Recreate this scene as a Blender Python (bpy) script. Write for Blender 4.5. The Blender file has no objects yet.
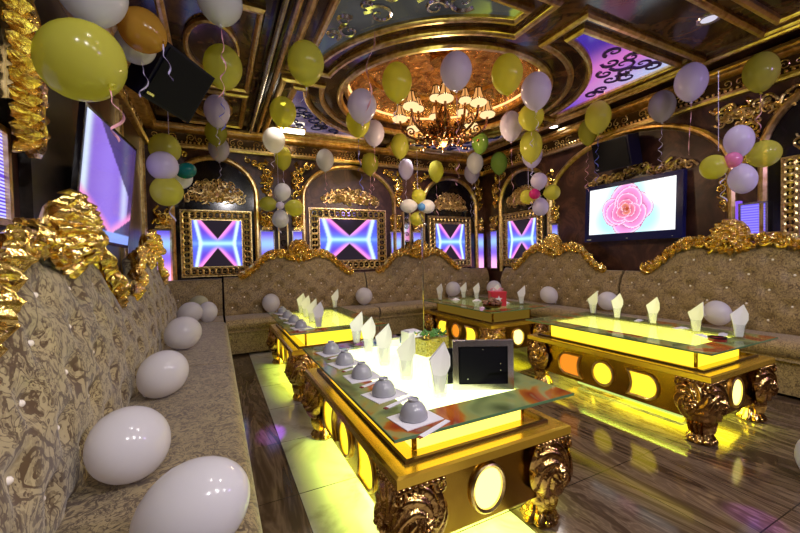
import bpy, math, random
from math import sin, cos, pi, sqrt, atan2, radians
from mathutils import Vector, Matrix, noise
random.seed(7)
SC = bpy.context.scene
COL = SC.collection

# ------------------------------------------------------------------ materials
MATS = {}
def new_mat(name):
    m = bpy.data.materials.new(name); m.use_nodes = True
    nt = m.node_tree
    for n in list(nt.nodes): nt.nodes.remove(n)
    out = nt.nodes.new('ShaderNodeOutputMaterial')
    MATS[name] = m
    return m, nt, out
def N(nt, typ, **kw):
    n = nt.nodes.new(typ)
    for k, v in kw.items():
        if k in n.inputs: n.inputs[k].default_value = v
        else: setattr(n, k, v)
    return n
def principled(nt, out, col=(.5,.5,.5), rough=.5, metal=0, **kw):
    b = nt.nodes.new('ShaderNodeBsdfPrincipled')
    b.inputs['Base Color'].default_value = (*col, 1)
    b.inputs['Roughness'].default_value = rough
    b.inputs['Metallic'].default_value = metal
    for k, v in kw.items(): b.inputs[k.replace('_', ' ')].default_value = v
    nt.links.new(b.outputs[0], out.inputs[0])
    return b
def plain(name, col, rough=.5, metal=0, **kw):
    m, nt, out = new_mat(name); principled(nt, out, col, rough, metal, **kw); return m
def ramp(nt, fac, stops):
    r = nt.nodes.new('ShaderNodeValToRGB')
    e = r.color_ramp.elements
    while len(e) > 1: e.remove(e[-1])
    for i, (p, c) in enumerate(stops):
        x = e[0] if i == 0 else e.new(p)
        x.position = p; x.color = (*c, 1)
    nt.links.new(fac, r.inputs[0]); return r
def tc(nt, scale=(1,1,1)):
    t = nt.nodes.new('ShaderNodeTexCoord'); mp = nt.nodes.new('ShaderNodeMapping')
    mp.inputs['Scale'].default_value = scale
    nt.links.new(t.outputs['Object'], mp.inputs[0]); return mp.outputs[0]
def math_n(nt, op, a, b=None):
    n = nt.nodes.new('ShaderNodeMath'); n.operation = op
    for i, v in enumerate((a, b)):
        if v is None: continue
        if isinstance(v, (int, float)): n.inputs[i].default_value = v
        else: nt.links.new(v, n.inputs[i])
    return n.outputs[0]
def bumpy(nt, b, height, strength=.5, dist=.01):
    bm = nt.nodes.new('ShaderNodeBump'); bm.inputs['Strength'].default_value = strength
    bm.inputs['Distance'].default_value = dist
    nt.links.new(height, bm.inputs['Height']); nt.links.new(bm.outputs[0], b.inputs['Normal'])

def gold_mat(name, c1, c2, rough, scale, bump=.6, dist=.01):
    m, nt, out = new_mat(name)
    b = principled(nt, out, c1, rough, 1)
    v = tc(nt)
    n = N(nt, 'ShaderNodeTexNoise', Scale=scale, Detail=4.0, Distortion=.8)
    nt.links.new(v, n.inputs['Vector'])
    r = ramp(nt, n.outputs[0], [(.35, c2), (.6, c1)])
    nt.links.new(r.outputs[0], b.inputs['Base Color'])
    if bump: bumpy(nt, b, n.outputs[0], bump, dist)
    return m
gold_mat('gold_leaf', (1.0,.76,.26), (.70,.43,.08), .20, 26, .8, .012)
gold_mat('gold_trim', (1.0,.76,.34), (.72,.48,.15), .28, 14, .25, .006)
gold_mat('gold_lacquer', (.56,.35,.05), (.44,.26,.035), .2, 3, .04, .004)
gold_mat('bronze', (.70,.44,.15), (.30,.16,.05), .17, 30, .6, .008)
gold_mat('filigree_gold', (.95,.74,.36), (.45,.28,.08), .3, 40, .4, .005)
gold_mat('dome_foil', (.80,.50,.20), (.30,.13,.05), .25, 9, 1.0, .06)
gold_mat('silver_frame', (.75,.72,.78), (.5,.48,.55), .25, 8, .1, .003)
plain('gold_shelf', (.78,.50,.05), .24, .72)  # brighter twin of the lacquer, bright reflections put into its colour
plain('black_lacquer', (.008,.006,.008), .12)
plain('black_matte', (.005,.005,.008), .5, Specular_IOR_Level=.12)
plain('speaker_black', (.007,.006,.022), .35, Specular_IOR_Level=.2)
plain('bezel', (.012,.015,.10), .16)
plain('dark_moulding', (.10,.055,.02), .2, .6)
plain('grey_ceramic', (.36,.36,.40), .22)
plain('paper', (.82,.80,.84), .7)
plain('napkin_cloth', (.86,.84,.86), .8)
plain('chrome', (.75,.75,.78), .15, 1)
plain('led_tube', (.75,.78,.68), .4)
plain('red_gift', (.62,.02,.05), .35)
plain('crystal', (1,.92,.80), .15)
plain('dark_red', (.25,.02,.02), .25)
plain('green_leaf', (.10,.28,.05), .5)
plain('ribbon_pink', (.85,.42,.50), .3); plain('ribbon_lilac', (.62,.55,.85), .3); plain('ribbon_blue', (.12,.15,.75), .3)
plain('mirror', (.75,.72,.8), .06, 1)

gold_mat('chandelier_bronze', (.34,.17,.06), (.12,.05,.02), .25, 30, .5, .008)
def latex(name, col, clear, rough=.16, glow=0):
    m, nt, out = new_mat(name)
    b = principled(nt, out, col, rough)
    tl = N(nt, 'ShaderNodeBsdfTranslucent'); tl.inputs[0].default_value = (*col, 1)
    tr = N(nt, 'ShaderNodeBsdfTransparent'); tr.inputs[0].default_value = (*[min(1, c*1.25+.1) for c in col], 1)
    m1 = N(nt, 'ShaderNodeMixShader', Fac=.42); m2 = N(nt, 'ShaderNodeMixShader', Fac=clear)
    L = nt.links.new
    L(b.outputs[0], m1.inputs[1]); L(tl.outputs[0], m1.inputs[2])
    L(m1.outputs[0], m2.inputs[1]); L(tr.outputs[0], m2.inputs[2]); L(m2.outputs[0], out.inputs[0])
    return m
latex('latex_white', (.89,.87,.90), 0); latex('latex_lilac', (.80,.72,.92), .08)
latex('latex_yellow', (.78,.76,.13), .34); latex('latex_amber', (.72,.42,.06), .15)
latex('latex_green', (.38,.60,.10), .2); latex('latex_teal', (.01,.22,.20), .05)
latex('latex_blue', (.16,.42,.85), .05); latex('latex_magenta', (.75,.04,.28), .05)
latex('latex_pink', (.88,.30,.58), .05); latex('latex_cream', (.75,.74,.50), .1); latex('latex_lit_white', (.95,.90,.78), .1)  # last one: white latex with strong nearby light put into its colour

def glassy(name, tint, lo=.06):
    m, nt, out = new_mat(name)
    tr = N(nt, 'ShaderNodeBsdfTransparent'); tr.inputs[0].default_value = (*tint, 1)
    gl = N(nt, 'ShaderNodeBsdfGlossy', Roughness=.03)
    lw = N(nt, 'ShaderNodeLayerWeight', Blend=.5)
    f2 = math_n(nt, 'ADD', math_n(nt, 'MULTIPLY', math_n(nt, 'POWER', lw.outputs['Facing'], 5.0), 1-lo), lo)
    mx = N(nt, 'ShaderNodeMixShader')
    L = nt.links.new
    L(f2, mx.inputs[0]); L(tr.outputs[0], mx.inputs[1]); L(gl.outputs[0], mx.inputs[2]); L(mx.outputs[0], out.inputs[0])
    return m
glassy('table_glass', (.88,.95,.82), .05); glassy('tumbler_glass', (.96,.97,.96), .07)

def art_glass():
    m, nt, out = new_mat('art_glass'); L = nt.links.new
    b = principled(nt, out, (.3,.4,.2), .06)
    n = N(nt, 'ShaderNodeTexNoise', Scale=2.3, Detail=2.0, Distortion=2.4); L(tc(nt, (1,.8,1)), n.inputs['Vector'])
    r = ramp(nt, n.outputs[0], [(.30,(.10,.13,.05)),(.44,(.34,.42,.17)),(.52,(.44,.40,.12)),(.56,(.55,.20,.03)),(.68,(.36,.06,.02)),(.74,(.30,.34,.14))])
    L(r.outputs[0], b.inputs['Base Color'])
    tr = N(nt, 'ShaderNodeBsdfTransparent'); L(r.outputs[0], tr.inputs[0])
    mx = N(nt, 'ShaderNodeMixShader', Fac=.35); L(b.outputs[0], mx.inputs[1]); L(tr.outputs[0], mx.inputs[2]); L(mx.outputs[0], out.inputs[0])
art_glass()
plain('glass_edge', (.10,.20,.09), .1)
def emit(name, col, s, base=None):
    m, nt, out = new_mat(name)
    e = N(nt, 'ShaderNodeEmission', Strength=s); e.inputs[0].default_value = (*col, 1)
    nt.links.new(e.outputs[0], out.inputs[0]); return m
emit('lamp_yellow', (1,.74,.03), 1.5); emit('lamp_pale', (1,.86,.22), 2.2); emit('lamp_orange', (1,.30,.02), .9)
emit('light_side', (1,.74,.10), 2.0); emit('light_top', (1,.93,.58), 3.4)
emit('light_side_dim', (.42,.25,.03), .28); emit('light_top_dim', (.8,.78,.30), .5)
emit('light_top_mid', (1,.86,.18), 3.0); emit('light_side_mid', (1,.72,.03), 1.5)
emit('floor_glow', (.75,1,.25), .7); emit('bulb_glow', (1,.66,.30), 5)
emit('downlight_glow', (1,.9,.95), 9); emit('downlight_dim', (.85,.8,.95), .7); emit('skirt_glow', (1,.66,.32), 1.15); emit('cove_glow', (1,.55,.2), 1.6); emit('panel_lamp', (1,.86,.6), 12)

def attr_emit(name, strength, gloss=.12):
    m, nt, out = new_mat(name)
    a = N(nt, 'ShaderNodeAttribute', attribute_name='Col')
    b = principled(nt, out, (.01,.01,.012), .1)
    b.inputs['Specular IOR Level'].default_value = gloss*4
    nt.links.new(a.outputs['Color'], b.inputs['Emission Color']); b.inputs['Emission Strength'].default_value = strength
    return m
attr_emit('screen_image', 1.15, .03); attr_emit('screen_glossy', .85); attr_emit('panel_image', .7, .05)

# damask upholstery: warped cells give paisley rings, noise bands give leaf scrolls
def damask(name, c1, c2, scale, rings):
    m, nt, out = new_mat(name)
    b = principled(nt, out, c1, .55)
    b.inputs['Sheen Weight'].default_value = .25
    v = tc(nt, (scale,)*3); L = nt.links.new
    n1 = N(nt, 'ShaderNodeTexNoise', Scale=1.3, Detail=2.0); L(v, n1.inputs['Vector'])
    mix = N(nt, 'ShaderNodeVectorMath'); mix.operation = 'MULTIPLY_ADD'
    L(n1.outputs['Color'], mix.inputs[0]); mix.inputs[1].default_value = (1.6,1.6,1.6); L(v, mix.inputs[2])
    def vor(scale, feat):
        q = N(nt, 'ShaderNodeTexVoronoi', Scale=scale); q.feature = feat; L(mix.outputs[0], q.inputs['Vector']); return q.outputs['Distance']
    def noi(scale, det, dist, src=None):
        q = N(nt, 'ShaderNodeTexNoise', Scale=scale, Detail=det, Roughness=.55, Distortion=dist); L(src or v, q.inputs['Vector']); return q.outputs[0]
    def gate(val, lo, hi): return ramp(nt, val, [(lo, (0,0,0)), (hi, (1,1,1))]).outputs[0]
    M = lambda a, c: math_n(nt, 'MULTIPLY', a, c)
    d = vor(.95, 'F1'); big = noi(1.5, 2.0, 2.6)
    inside = M(gate(d, .50, .42), 1.0) if False else math_n(nt, 'SUBTRACT', 1.0, gate(d, .40, .47))
    rim = gate(math_n(nt, 'SINE', M(d, rings)), .45, .75)                       # concentric outlines of each paisley
    scroll = gate(math_n(nt, 'SINE', M(big, 52.0)), .50, .80)                   # thin parallel scroll lines between them
    leafs = gate(noi(4.2, 3.0, 2.4), .53, .56)                                   # small leaves
    fill = gate(big, .50, .53)
    stip = noi(15.0, 3.0, .8)
    a = math_n(nt, 'ADD', M(inside, M(rim, .75)), M(math_n(nt, 'SUBTRACT', 1.0, inside), M(scroll, .6)))
    a = math_n(nt, 'ADD', a, math_n(nt, 'ADD', M(leafs, .55), M(fill, .32)))
    a = math_n(nt, 'ADD', a, M(math_n(nt, 'SUBTRACT', stip, .5), 1.1))
    r = ramp(nt, M(a, .75), [(.10, c1), (.36, tuple((p+q)/2.1 for p, q in zip(c1, c2))), (.62, c2)])
    L(r.outputs[0], b.inputs['Base Color'])
    bumpy(nt, b, r.outputs[0], .25, .004)
    return m
damask('damask_near', (.45,.37,.195), (.095,.052,.02), 4.2, 36.0)
damask('damask_far', (.42,.30,.125), (.12,.075,.03), 12.0, 26.0)
damask('damask_seat', (.33,.255,.125), (.085,.054,.026), 6.5, 30.0)

def marble(name, stops, scale, rough, veins=True, stretch=(1,1,1)):
    m, nt, out = new_mat(name)
    b = principled(nt, out, (.1,.05,.03), rough)
    v = tc(nt, stretch); L = nt.links.new
    n = N(nt, 'ShaderNodeTexNoise', Scale=scale, Detail=6.0, Roughness=.62, Distortion=1.4); L(v, n.inputs['Vector'])
    r = ramp(nt, n.outputs[0], stops); L(r.outputs[0], b.inputs['Base Color'])
    return m
marble('wall_marble', [(.3,(.014,.005,.004)),(.5,(.055,.019,.012)),(.6,(.115,.046,.026)),(.66,(.035,.012,.009)),(.78,(.17,.095,.065))], 2.6, .34)
marble('ceiling_marble', [(.3,(.012,.006,.005)),(.5,(.055,.022,.012)),(.6,(.15,.062,.025)),(.66,(.035,.014,.01)),(.8,(.18,.09,.05))], 2.0, .13)
marble('arch_marble', [(.3,(.02,.007,.004)),(.5,(.07,.026,.012)),(.6,(.14,.065,.035)),(.7,(.04,.014,.008))], 3, .35)
marble('pillar_marble', [(.35,(.010,.008,.006)),(.6,(.03,.022,.016))], 9, .3)
marble('tissue_mosaic', [(.40,(.02,.05,.01)),(.47,(.75,.55,.05)),(.52,(.10,.18,.03)),(.58,(.85,.70,.18)),(.64,(.04,.03,.01))], 55, .25)
marble('dried_petals', [(.4,(.10,.03,.03)),(.52,(.35,.16,.08)),(.6,(.10,.10,.03)),(.7,(.45,.25,.2))], 30, .6)

def floor_mat():
    m, nt, out = new_mat('floor_marble'); L = nt.links.new
    b = principled(nt, out, (.2,.13,.08), .11)
    t = N(nt, 'ShaderNodeTexCoord'); sx = N(nt, 'ShaderNodeSeparateXYZ'); L(t.outputs['Object'], sx.inputs[0])
    X, Y = sx.outputs[0], sx.outputs[1]
    def vein(stretch, scale, stops, dist, freq):
        mp = N(nt, 'ShaderNodeMapping'); mp.inputs['Scale'].default_value = stretch; L(t.outputs['Object'], mp.inputs[0])
        n = N(nt, 'ShaderNodeTexNoise', Scale=scale, Detail=5.0, Roughness=.6, Distortion=dist); L(mp.outputs[0], n.inputs['Vector'])
        n2 = math_n(nt, 'SINE', math_n(nt, 'MULTIPLY', n.outputs[0], freq))
        mixv = math_n(nt, 'ADD', math_n(nt, 'MULTIPLY', n2, .17), n.outputs[0])
        return ramp(nt, mixv, stops).outputs[0]
    brown = vein((2.4,.38,1), 1.5, [(.26,(.048,.028,.015)),(.42,(.085,.054,.031)),(.55,(.11,.072,.042)),(.66,(.18,.125,.077)),(.78,(.065,.039,.022))], .9, 60.0)
    light = vein((1.2,.9,1), 1.6, [(.22,(.28,.25,.19)),(.5,(.44,.41,.34)),(.75,(.58,.55,.48))], 1.2, 16.0)
    def inr(v, a, c): return math_n(nt, 'MULTIPLY', math_n(nt, 'GREATER_THAN', v, a), math_n(nt, 'LESS_THAN', v, c))
    s1 = inr(X, .345, 1.20)
    mx = N(nt, 'ShaderNodeMix'); mx.data_type = 'RGBA'
    L(s1, mx.inputs[0]); L(brown, mx.inputs[6]); L(light, mx.inputs[7])
    fy = math_n(nt, 'ABSOLUTE', math_n(nt, 'SUBTRACT', math_n(nt, 'FRACT', math_n(nt, 'DIVIDE', math_n(nt, 'ADD', Y, 10.08), .6)), .5))
    line = math_n(nt, 'GREATER_THAN', fy, .4955)
    for xx in (.345, 1.2, 1.875, 2.55, 3.4):
        line = math_n(nt, 'MAXIMUM', line, inr(X, xx-.002, xx+.002))
    m2 = N(nt, 'ShaderNodeMix'); m2.data_type = 'RGBA'; m2.inputs[7].default_value = (.02,.014,.01,1)
    L(line, m2.inputs[0]); L(mx.outputs[2], m2.inputs[6]); L(m2.outputs[2], b.inputs['Base Color'])
floor_mat()

# ------------------------------------------------------------------ mesh builder
class MB:
    def __init__(s): s.v = []; s.f = []; s.c = None
    def add(s, vs, fs):
        o = len(s.v); s.v += [tuple(p) for p in vs]; s.f += [tuple(i+o for i in f) for f in fs]; return s
    def box(s, x0, x1, y0, y1, z0, z1):
        return s.add([(x0,y0,z0),(x1,y0,z0),(x1,y1,z0),(x0,y1,z0),(x0,y0,z1),(x1,y0,z1),(x1,y1,z1),(x0,y1,z1)],
              [(0,3,2,1),(4,5,6,7),(0,1,5,4),(1,2,6,5),(2,3,7,6),(3,0,4,7)])
    def lathe(s, prof, n=24, c=(0,0,0), mod=None, cap=True):
        vs = []
        for k, (r, z) in enumerate(prof):
            for i in range(n):
                a = 2*pi*i/n; q = r*(mod(a, k/(len(prof)-1), z) if mod else 1)
                vs.append((c[0]+q*cos(a), c[1]+q*sin(a), c[2]+z))
        fs = [(k*n+i, k*n+(i+1)%n, (k+1)*n+(i+1)%n, (k+1)*n+i) for k in range(len(prof)-1) for i in range(n)]
        if cap:
            fs += [tuple(range(n-1,-1,-1)), tuple((len(prof)-1)*n+i for i in range(n))]
        return s.add(vs, fs)
    def tube(s, pts, r, n=8, cap=True, closed=False):
        P = [Vector(p) for p in pts]; m = len(P); vs = []; up = None
        for i, p in enumerate(P):
            if closed: t = P[(i+1) % m]-P[i-1]
            else: t = P[min(i+1,m-1)]-P[max(i-1,0)]
            if t.length < 1e-9: t = Vector((0,0,1))
            t.normalize()
            if up is None: up = Vector((0,0,1)) if abs(t.z) < .9 else Vector((1,0,0))
            x = up.cross(t)
            if x.length < 1e-6: x = Vector((1,0,0)).cross(t)
            x.normalize(); y = t.cross(x); up = y
            rr = r[i] if isinstance(r, (list, tuple)) else r
            for k in range(n):
                a = 2*pi*k/n; vs.append(p + x*(rr*cos(a)) + y*(rr*sin(a)))
        fs = []
        for i in range(m if closed else m-1):
            j = (i+1) % m
            fs += [(i*n+k, i*n+(k+1)%n, j*n+(k+1)%n, j*n+k) for k in range(n)]
        if cap and not closed: fs += [tuple(range(n-1,-1,-1)), tuple((m-1)*n+k for k in range(n))]
        return s.add(vs, fs)
    def prism(s, poly, y0, y1):           # polygon in x,z, extruded along y
        n = len(poly)
        return s.add([(x,y0,z) for x,z in poly]+[(x,y1,z) for x,z in poly],
              [tuple(range(n)), tuple(range(2*n-1,n-1,-1))]+[(i,(i+1)%n+0,(i+1)%n+n,i+n)[::-1] for i in range(n)])
    def prism_z(s, poly, z0, z1):
        n = len(poly)
        return s.add([(x,y,z0) for x,y in poly]+[(x,y,z1) for x,y in poly],
              [tuple(range(n-1,-1,-1)), tuple(range(n,2*n))]+[(i,(i+1)%n,(i+1)%n+n,i+n) for i in range(n)])
    def ball(s, c, r, n=12, m=8, sc=(1,1,1)):
        prof = [(r*sin(pi*k/m), -r*cos(pi*k/m)) for k in range(m+1)]
        vs = []; 
        for q, z in prof:
            for i in range(n): vs.append((c[0]+sc[0]*q*cos(2*pi*i/n), c[1]+sc[1]*q*sin(2*pi*i/n), c[2]+sc[2]*z))
        return s.add(vs, [(k*n+i, k*n+(i+1)%n, (k+1)*n+(i+1)%n, (k+1)*n+i) for k in range(m) for i in range(n)])
    def grid(s, nu, nv, fn, wrap=False):
        vs = [fn(i/(nu-1), j/(nv-1)) for j in range(nv) for i in range(nu)]
        return s.add(vs, [(j*nu+i, j*nu+i+1, (j+1)*nu+i+1, (j+1)*nu+i) for j in range(nv-1) for i in range(nu-1)])
    def sweep(s, pts, prof, mp, closed=True):   # pts 2-D path, prof [(offset along path normal, out)], mp(s,t,out)
        m = len(pts); k = len(prof); vs = []
        for i in range(m):
            p = Vector(pts[i])
            a = (p-Vector(pts[i-1])) if (closed or i > 0) else None
            b = (Vector(pts[(i+1)%m])-p) if (closed or i < m-1) else None
            if a is None: a = b
            if b is None: b = a
            a.normalize(); b.normalize()
            na = Vector((-a.y,a.x)); nb = Vector((-b.y,b.x)); h = na+nb
            if h.length < 1e-6: h = na
            h.normalize(); q = max(.3, h.dot(na))
            for o, w in prof: vs.append(mp(p.x+h.x*o/q, p.y+h.y*o/q, w))
        fs = []
        for i in range(m if closed else m-1):
            j = (i+1) % m
            fs += [(i*k+c, i*k+(c+1)%k, j*k+(c+1)%k, j*k+c) for c in range(k)]
        if not closed: fs += [tuple(range(k)), tuple((m-1)*k+c for c in range(k-1,-1,-1))]
        return s.add(vs, fs)
    def xf(s, M):
        s.v = [tuple(M @ Vector(p)) for p in s.v]; return s
    def build(s, name, mat, parent=None, smooth=35, loc=None):
        me = bpy.data.meshes.new(name); me.from_pydata(s.v, [], s.f)
        me.validate(); 
        import bmesh
        bm = bmesh.new(); bm.from_mesh(me); bmesh.ops.recalc_face_normals(bm, faces=bm.faces); bm.to_mesh(me); bm.free()
        if smooth:
            me.polygons.foreach_set('use_smooth', [True]*len(me.polygons))
            me.set_sharp_from_angle(angle=radians(smooth))
        me.materials.append(MATS[mat])
        o = bpy.data.objects.new(name, me); COL.objects.link(o)
        if parent is not None: o.parent = parent
        if loc is not None: o.location = loc
        return o

def tag(o, label, cat, group=None, kind=None):
    o['label'] = label; o['category'] = cat
    if group: o['group'] = group
    if kind: o['kind'] = kind
    return o
def thing(name, label, cat, loc=(0,0,0), rz=0, group=None):
    o = bpy.data.objects.new(name, None); COL.objects.link(o)
    o.empty_display_size = .05
    o.location = loc; o.rotation_euler = (0,0,radians(rz))
    return tag(o, label, cat, group)
def dup(root, loc=None, rz=None, label=None):
    r = root.copy(); COL.objects.link(r)
    for ch in list(root.children):
        c = ch.copy(); COL.objects.link(c); c.parent = r
        for g in list(ch.children):
            d = g.copy(); COL.objects.link(d); d.parent = c
    if loc is not None: r.location = loc
    if rz is not None: r.rotation_euler = (0,0,radians(rz))
    if label: r['label'] = label
    return r
def structure(o, label, cat): return tag(o, label, cat, kind='structure')

def image_mesh(name, w, h, nx, ny, fn, mat, parent, y=-.001):   # flat picture in local x,z facing -y
    vs, fs, cs = [], [], []
    for j in range(ny):
        for i in range(nx):
            u, v = 2*i/(nx-1)-1, 2*j/(ny-1)-1
            vs.append((u*w/2, y, v*h/2)); cs.append(fn(u, v))
    fs = [(j*nx+i, j*nx+i+1, (j+1)*nx+i+1, (j+1)*nx+i) for j in range(ny-1) for i in range(nx-1)]
    me = bpy.data.meshes.new(name); me.from_pydata(vs, [], fs)
    at = me.color_attributes.new('Col', 'FLOAT_COLOR', 'POINT')
    at.data.foreach_set('color', [q for c in cs for q in (*c, 1)])
    me.materials.append(MATS[mat])
    o = bpy.data.objects.new(name, me); COL.objects.link(o)
    if parent is not None: o.parent = parent
    return o
def lerp(a, b, t): t = max(0, min(1, t)); return tuple(x+(y-x)*t for x, y in zip(a, b))
def sstep(a, b, x):
    t = max(0, min(1, (x-a)/(b-a))); return t*t*(3-2*t)

def spiral(c, r, turns, a0, d=1, n=None, hand=1):     # 2-D spiral points, from outside to the eye
    n = n or int(14*turns)+3; out = []
    for i in range(n):
        t = i/(n-1); q = r*(1-t)**.8+.0015; a = a0+hand*turns*2*pi*t
        out.append((c[0]+q*cos(a), c[1]+q*sin(a)))
    return out
def curls(mb, spots, y, r=.006, n=5, seed=1):
    rnd = random.Random(seed)
    for (x, z, s) in spots:
        h = rnd.choice((-1,1)); a = rnd.uniform(0, 2*pi)
        p = spiral((x,z), s, rnd.uniform(1.1,1.6), a, hand=h)
        e = p[0]; p = [(e[0]+s*.9*cos(a-h*1.2), e[1]+s*.9*sin(a-h*1.2)), (e[0]+s*.45*cos(a-h*.9), e[1]+s*.45*sin(a-h*.9))]+p
        mb.tube([(q[0], y-.3*r*sin(i), q[1]) for i, q in enumerate(p)], [r*(1.3-.6*i/len(p)) for i in range(len(p))], n)
    return mb
def leaf(mb, base, tip, w, y, lift=.02, n=6):          # acanthus leaf blade in x,z with lobed rim
    b, t = Vector(base), Vector(tip); d = t-b; nrm = Vector((-d.y, d.x)).normalized()
    vs = []
    for i in range(n+1):
        k = i/n; q = b+d*k; ww = w*sin(pi*min(1,k*.86+.1))*(1+.35*sin(k*pi*5))
        l = lift*sin(pi*k)
        vs += [(q.x+nrm.x*ww, y, q.y+nrm.y*ww), (q.x, y-lift*.5-l, q.y), (q.x-nrm.x*ww, y, q.y-nrm.y*ww), (q.x, y+.004, q.y)]
    fs = []
    for i in range(n):
        a = 4*i
        fs += [(a+k, a+(k+1)%4, a+4+(k+1)%4, a+4+k) for k in range(4)]
    fs += [(3,2,1,0), (4*n,4*n+1,4*n+2,4*n+3)]
    mb.add(vs, fs)
LIGHT_CH, LIGHT_D, LIGHT_V, LIGHT_F, LIGHT_T, EXPO = 13, 36, 24, 100, 26, 0.26
emit('panel_violet', (.25,.10,.85), .9)
m_, nt_, out_ = new_mat('shade_fabric'); b_ = principled(nt_, out_, (.24,.09,.025), .7); b_.inputs['Emission Color'].default_value = (1,.47,.14,1); b_.inputs['Emission Strength'].default_value = .62; plain('scroll_purple', (.06,.02,.16), .4)
# ------------------------------------------------------------------ the room
XL, XR, YB, YF, ZC = -.78, 4.72, 5.82, -1.6, 3.05
C0 = (2.47, 3.78)
o = MB().box(XL-.1, XR+.1, YF-.1, YB+.1, -.1, 0).build('floor', 'floor_marble', smooth=0); structure(o, 'glossy brown marble floor with pale stone strips under the tables', 'floor')
o = MB().box(XL-.1, XR+.1, YB, YB+.1, 0, ZC+.05).build('wall_back', 'wall_marble', smooth=0); structure(o, 'red-brown marble wall at the far end with the arches', 'wall')
o = MB().box(XR, XR+.1, YF-.1, YB, 0, ZC+.05).build('wall_right', 'wall_marble', smooth=0); structure(o, 'red-brown marble wall behind the rose screen', 'wall')
o = MB().box(XL-.1, XL, YF-.1, YB, 0, ZC+.05).build('wall_left', 'wall_marble', smooth=0); structure(o, 'red-brown marble wall behind the left sofa', 'wall')
o = MB().box(XL-.1, XR+.1, YF-.1, YF, 0, ZC+.05).build('wall_front', 'wall_marble', smooth=0); structure(o, 'red-brown marble wall behind the viewer', 'wall')

def build_ceiling():
    R = 1.19; x0, x1, y0, y1 = XL-.1, XR+.1, YF-.1, YB+.1
    angs = [2*pi*i/96 for i in range(96)] + [atan2(y-C0[1], x-C0[0]) % (2*pi) for x in (x0,x1) for y in (y0,y1)]
    angs = sorted(set(round(a, 6) for a in angs)); vs = []
    for a in angs:
        dx, dy = cos(a), sin(a)
        t = min([((x1 if dx > 0 else x0)-C0[0])/dx if abs(dx) > 1e-6 else 1e9, ((y1 if dy > 0 else y0)-C0[1])/dy if abs(dy) > 1e-6 else 1e9])
        vs += [(C0[0]+R*dx, C0[1]+R*dy, ZC), (C0[0]+t*dx, C0[1]+t*dy, ZC), (C0[0]+t*dx, C0[1]+t*dy, ZC+.75), (C0[0]+R*dx, C0[1]+R*dy, ZC+.12)]
    n = len(angs); fs = []
    for i in range(n):
        j = (i+1) % n
        fs += [(4*i,4*i+1,4*j+1,4*j), (4*i+1,4*i+2,4*j+2,4*j+1), (4*i,4*j,4*j+3,4*i+3)]
    mb = MB().add(vs, fs)
    o = mb.build('ceiling', 'ceiling_marble', smooth=0)
    structure(o, 'dark glossy coffered ceiling', 'ceiling')
    d = MB()
    prof = [(1.19,.12),(1.14,.12),(1.14,.17)]+[(1.14*cos(t*pi/2/9)**.8 if t < 9 else .01, .17+.38*sin(t*pi/2/9)) for t in range(10)]
    vs = d.lathe(prof, 72, (C0[0],C0[1],ZC), cap=False)
    d = d.build('ceiling_dome', 'dome_foil', o, smooth=30); d['label'] = 'round recess lined with gold foil'
build_ceiling()

TR = [0]
def trim(mb, mat, label, smooth=30, loc=None, rz=0):
    TR[0] += 1
    o = mb.build('trim_%d' % TR[0], mat, smooth=smooth)
    if loc: o.location = loc; o.rotation_euler = (0,0,radians(rz))
    structure(o, label, 'moulding'); return o
# crown mouldings: lower gilded band, dark frieze, dotted row, upper band
def crown(L, loc, rz, lab):
    t = trim(MB().sweep([(-L/2,0),(L/2,0)], [(0,0),(0,.05),(.025,.06),(.03,.03),(.06,.03),(.06,0)], lambda s, q, w: (s, -w, 2.73+q), closed=False), 'gold_trim', 'gilded lower crown moulding along the '+lab, loc=loc, rz=rz)
    m = MB()
    for i in range(int(L/.05)):
        m.ball((-L/2+.025+i*.05, -.035, 2.805), .016, 6, 4)
    o = m.build('bead_row', 'gold_trim', t)
    m = MB().sweep([(-L/2,0),(L/2,0)], [(0,0),(0,.10),(.02,.13),(.05,.13),(.055,.16),(.085,.16),(.085,0)], lambda s, q, w: (s, -w, 2.93+q), closed=False)
    m.build('upper_moulding', 'gold_trim', t)
    m = MB().box(-L/2, L/2, -.025, 0, 2.79, 2.93); m.build('frieze', 'dark_moulding', t, 0)
    c = MB()
    for i in range(int(L/.42)):
        x = -L/2+.21+i*.42
        curls(c, [(x-.1,2.87,.045),(x+.1,2.87,.045),(x,2.86,.04)], -.03, .005, 4, i)
    c.build('scrollwork', 'filigree_gold', t)
crown(XR-XL, ((XL+XR)/2, YB, 0), 0, 'far wall')
crown(YB-YF, (XR, (YB+YF)/2, 0), -90, 'right wall')
crown(YB-YF, (XL, (YB+YF)/2, 0), 90, 'left wall')

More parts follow.
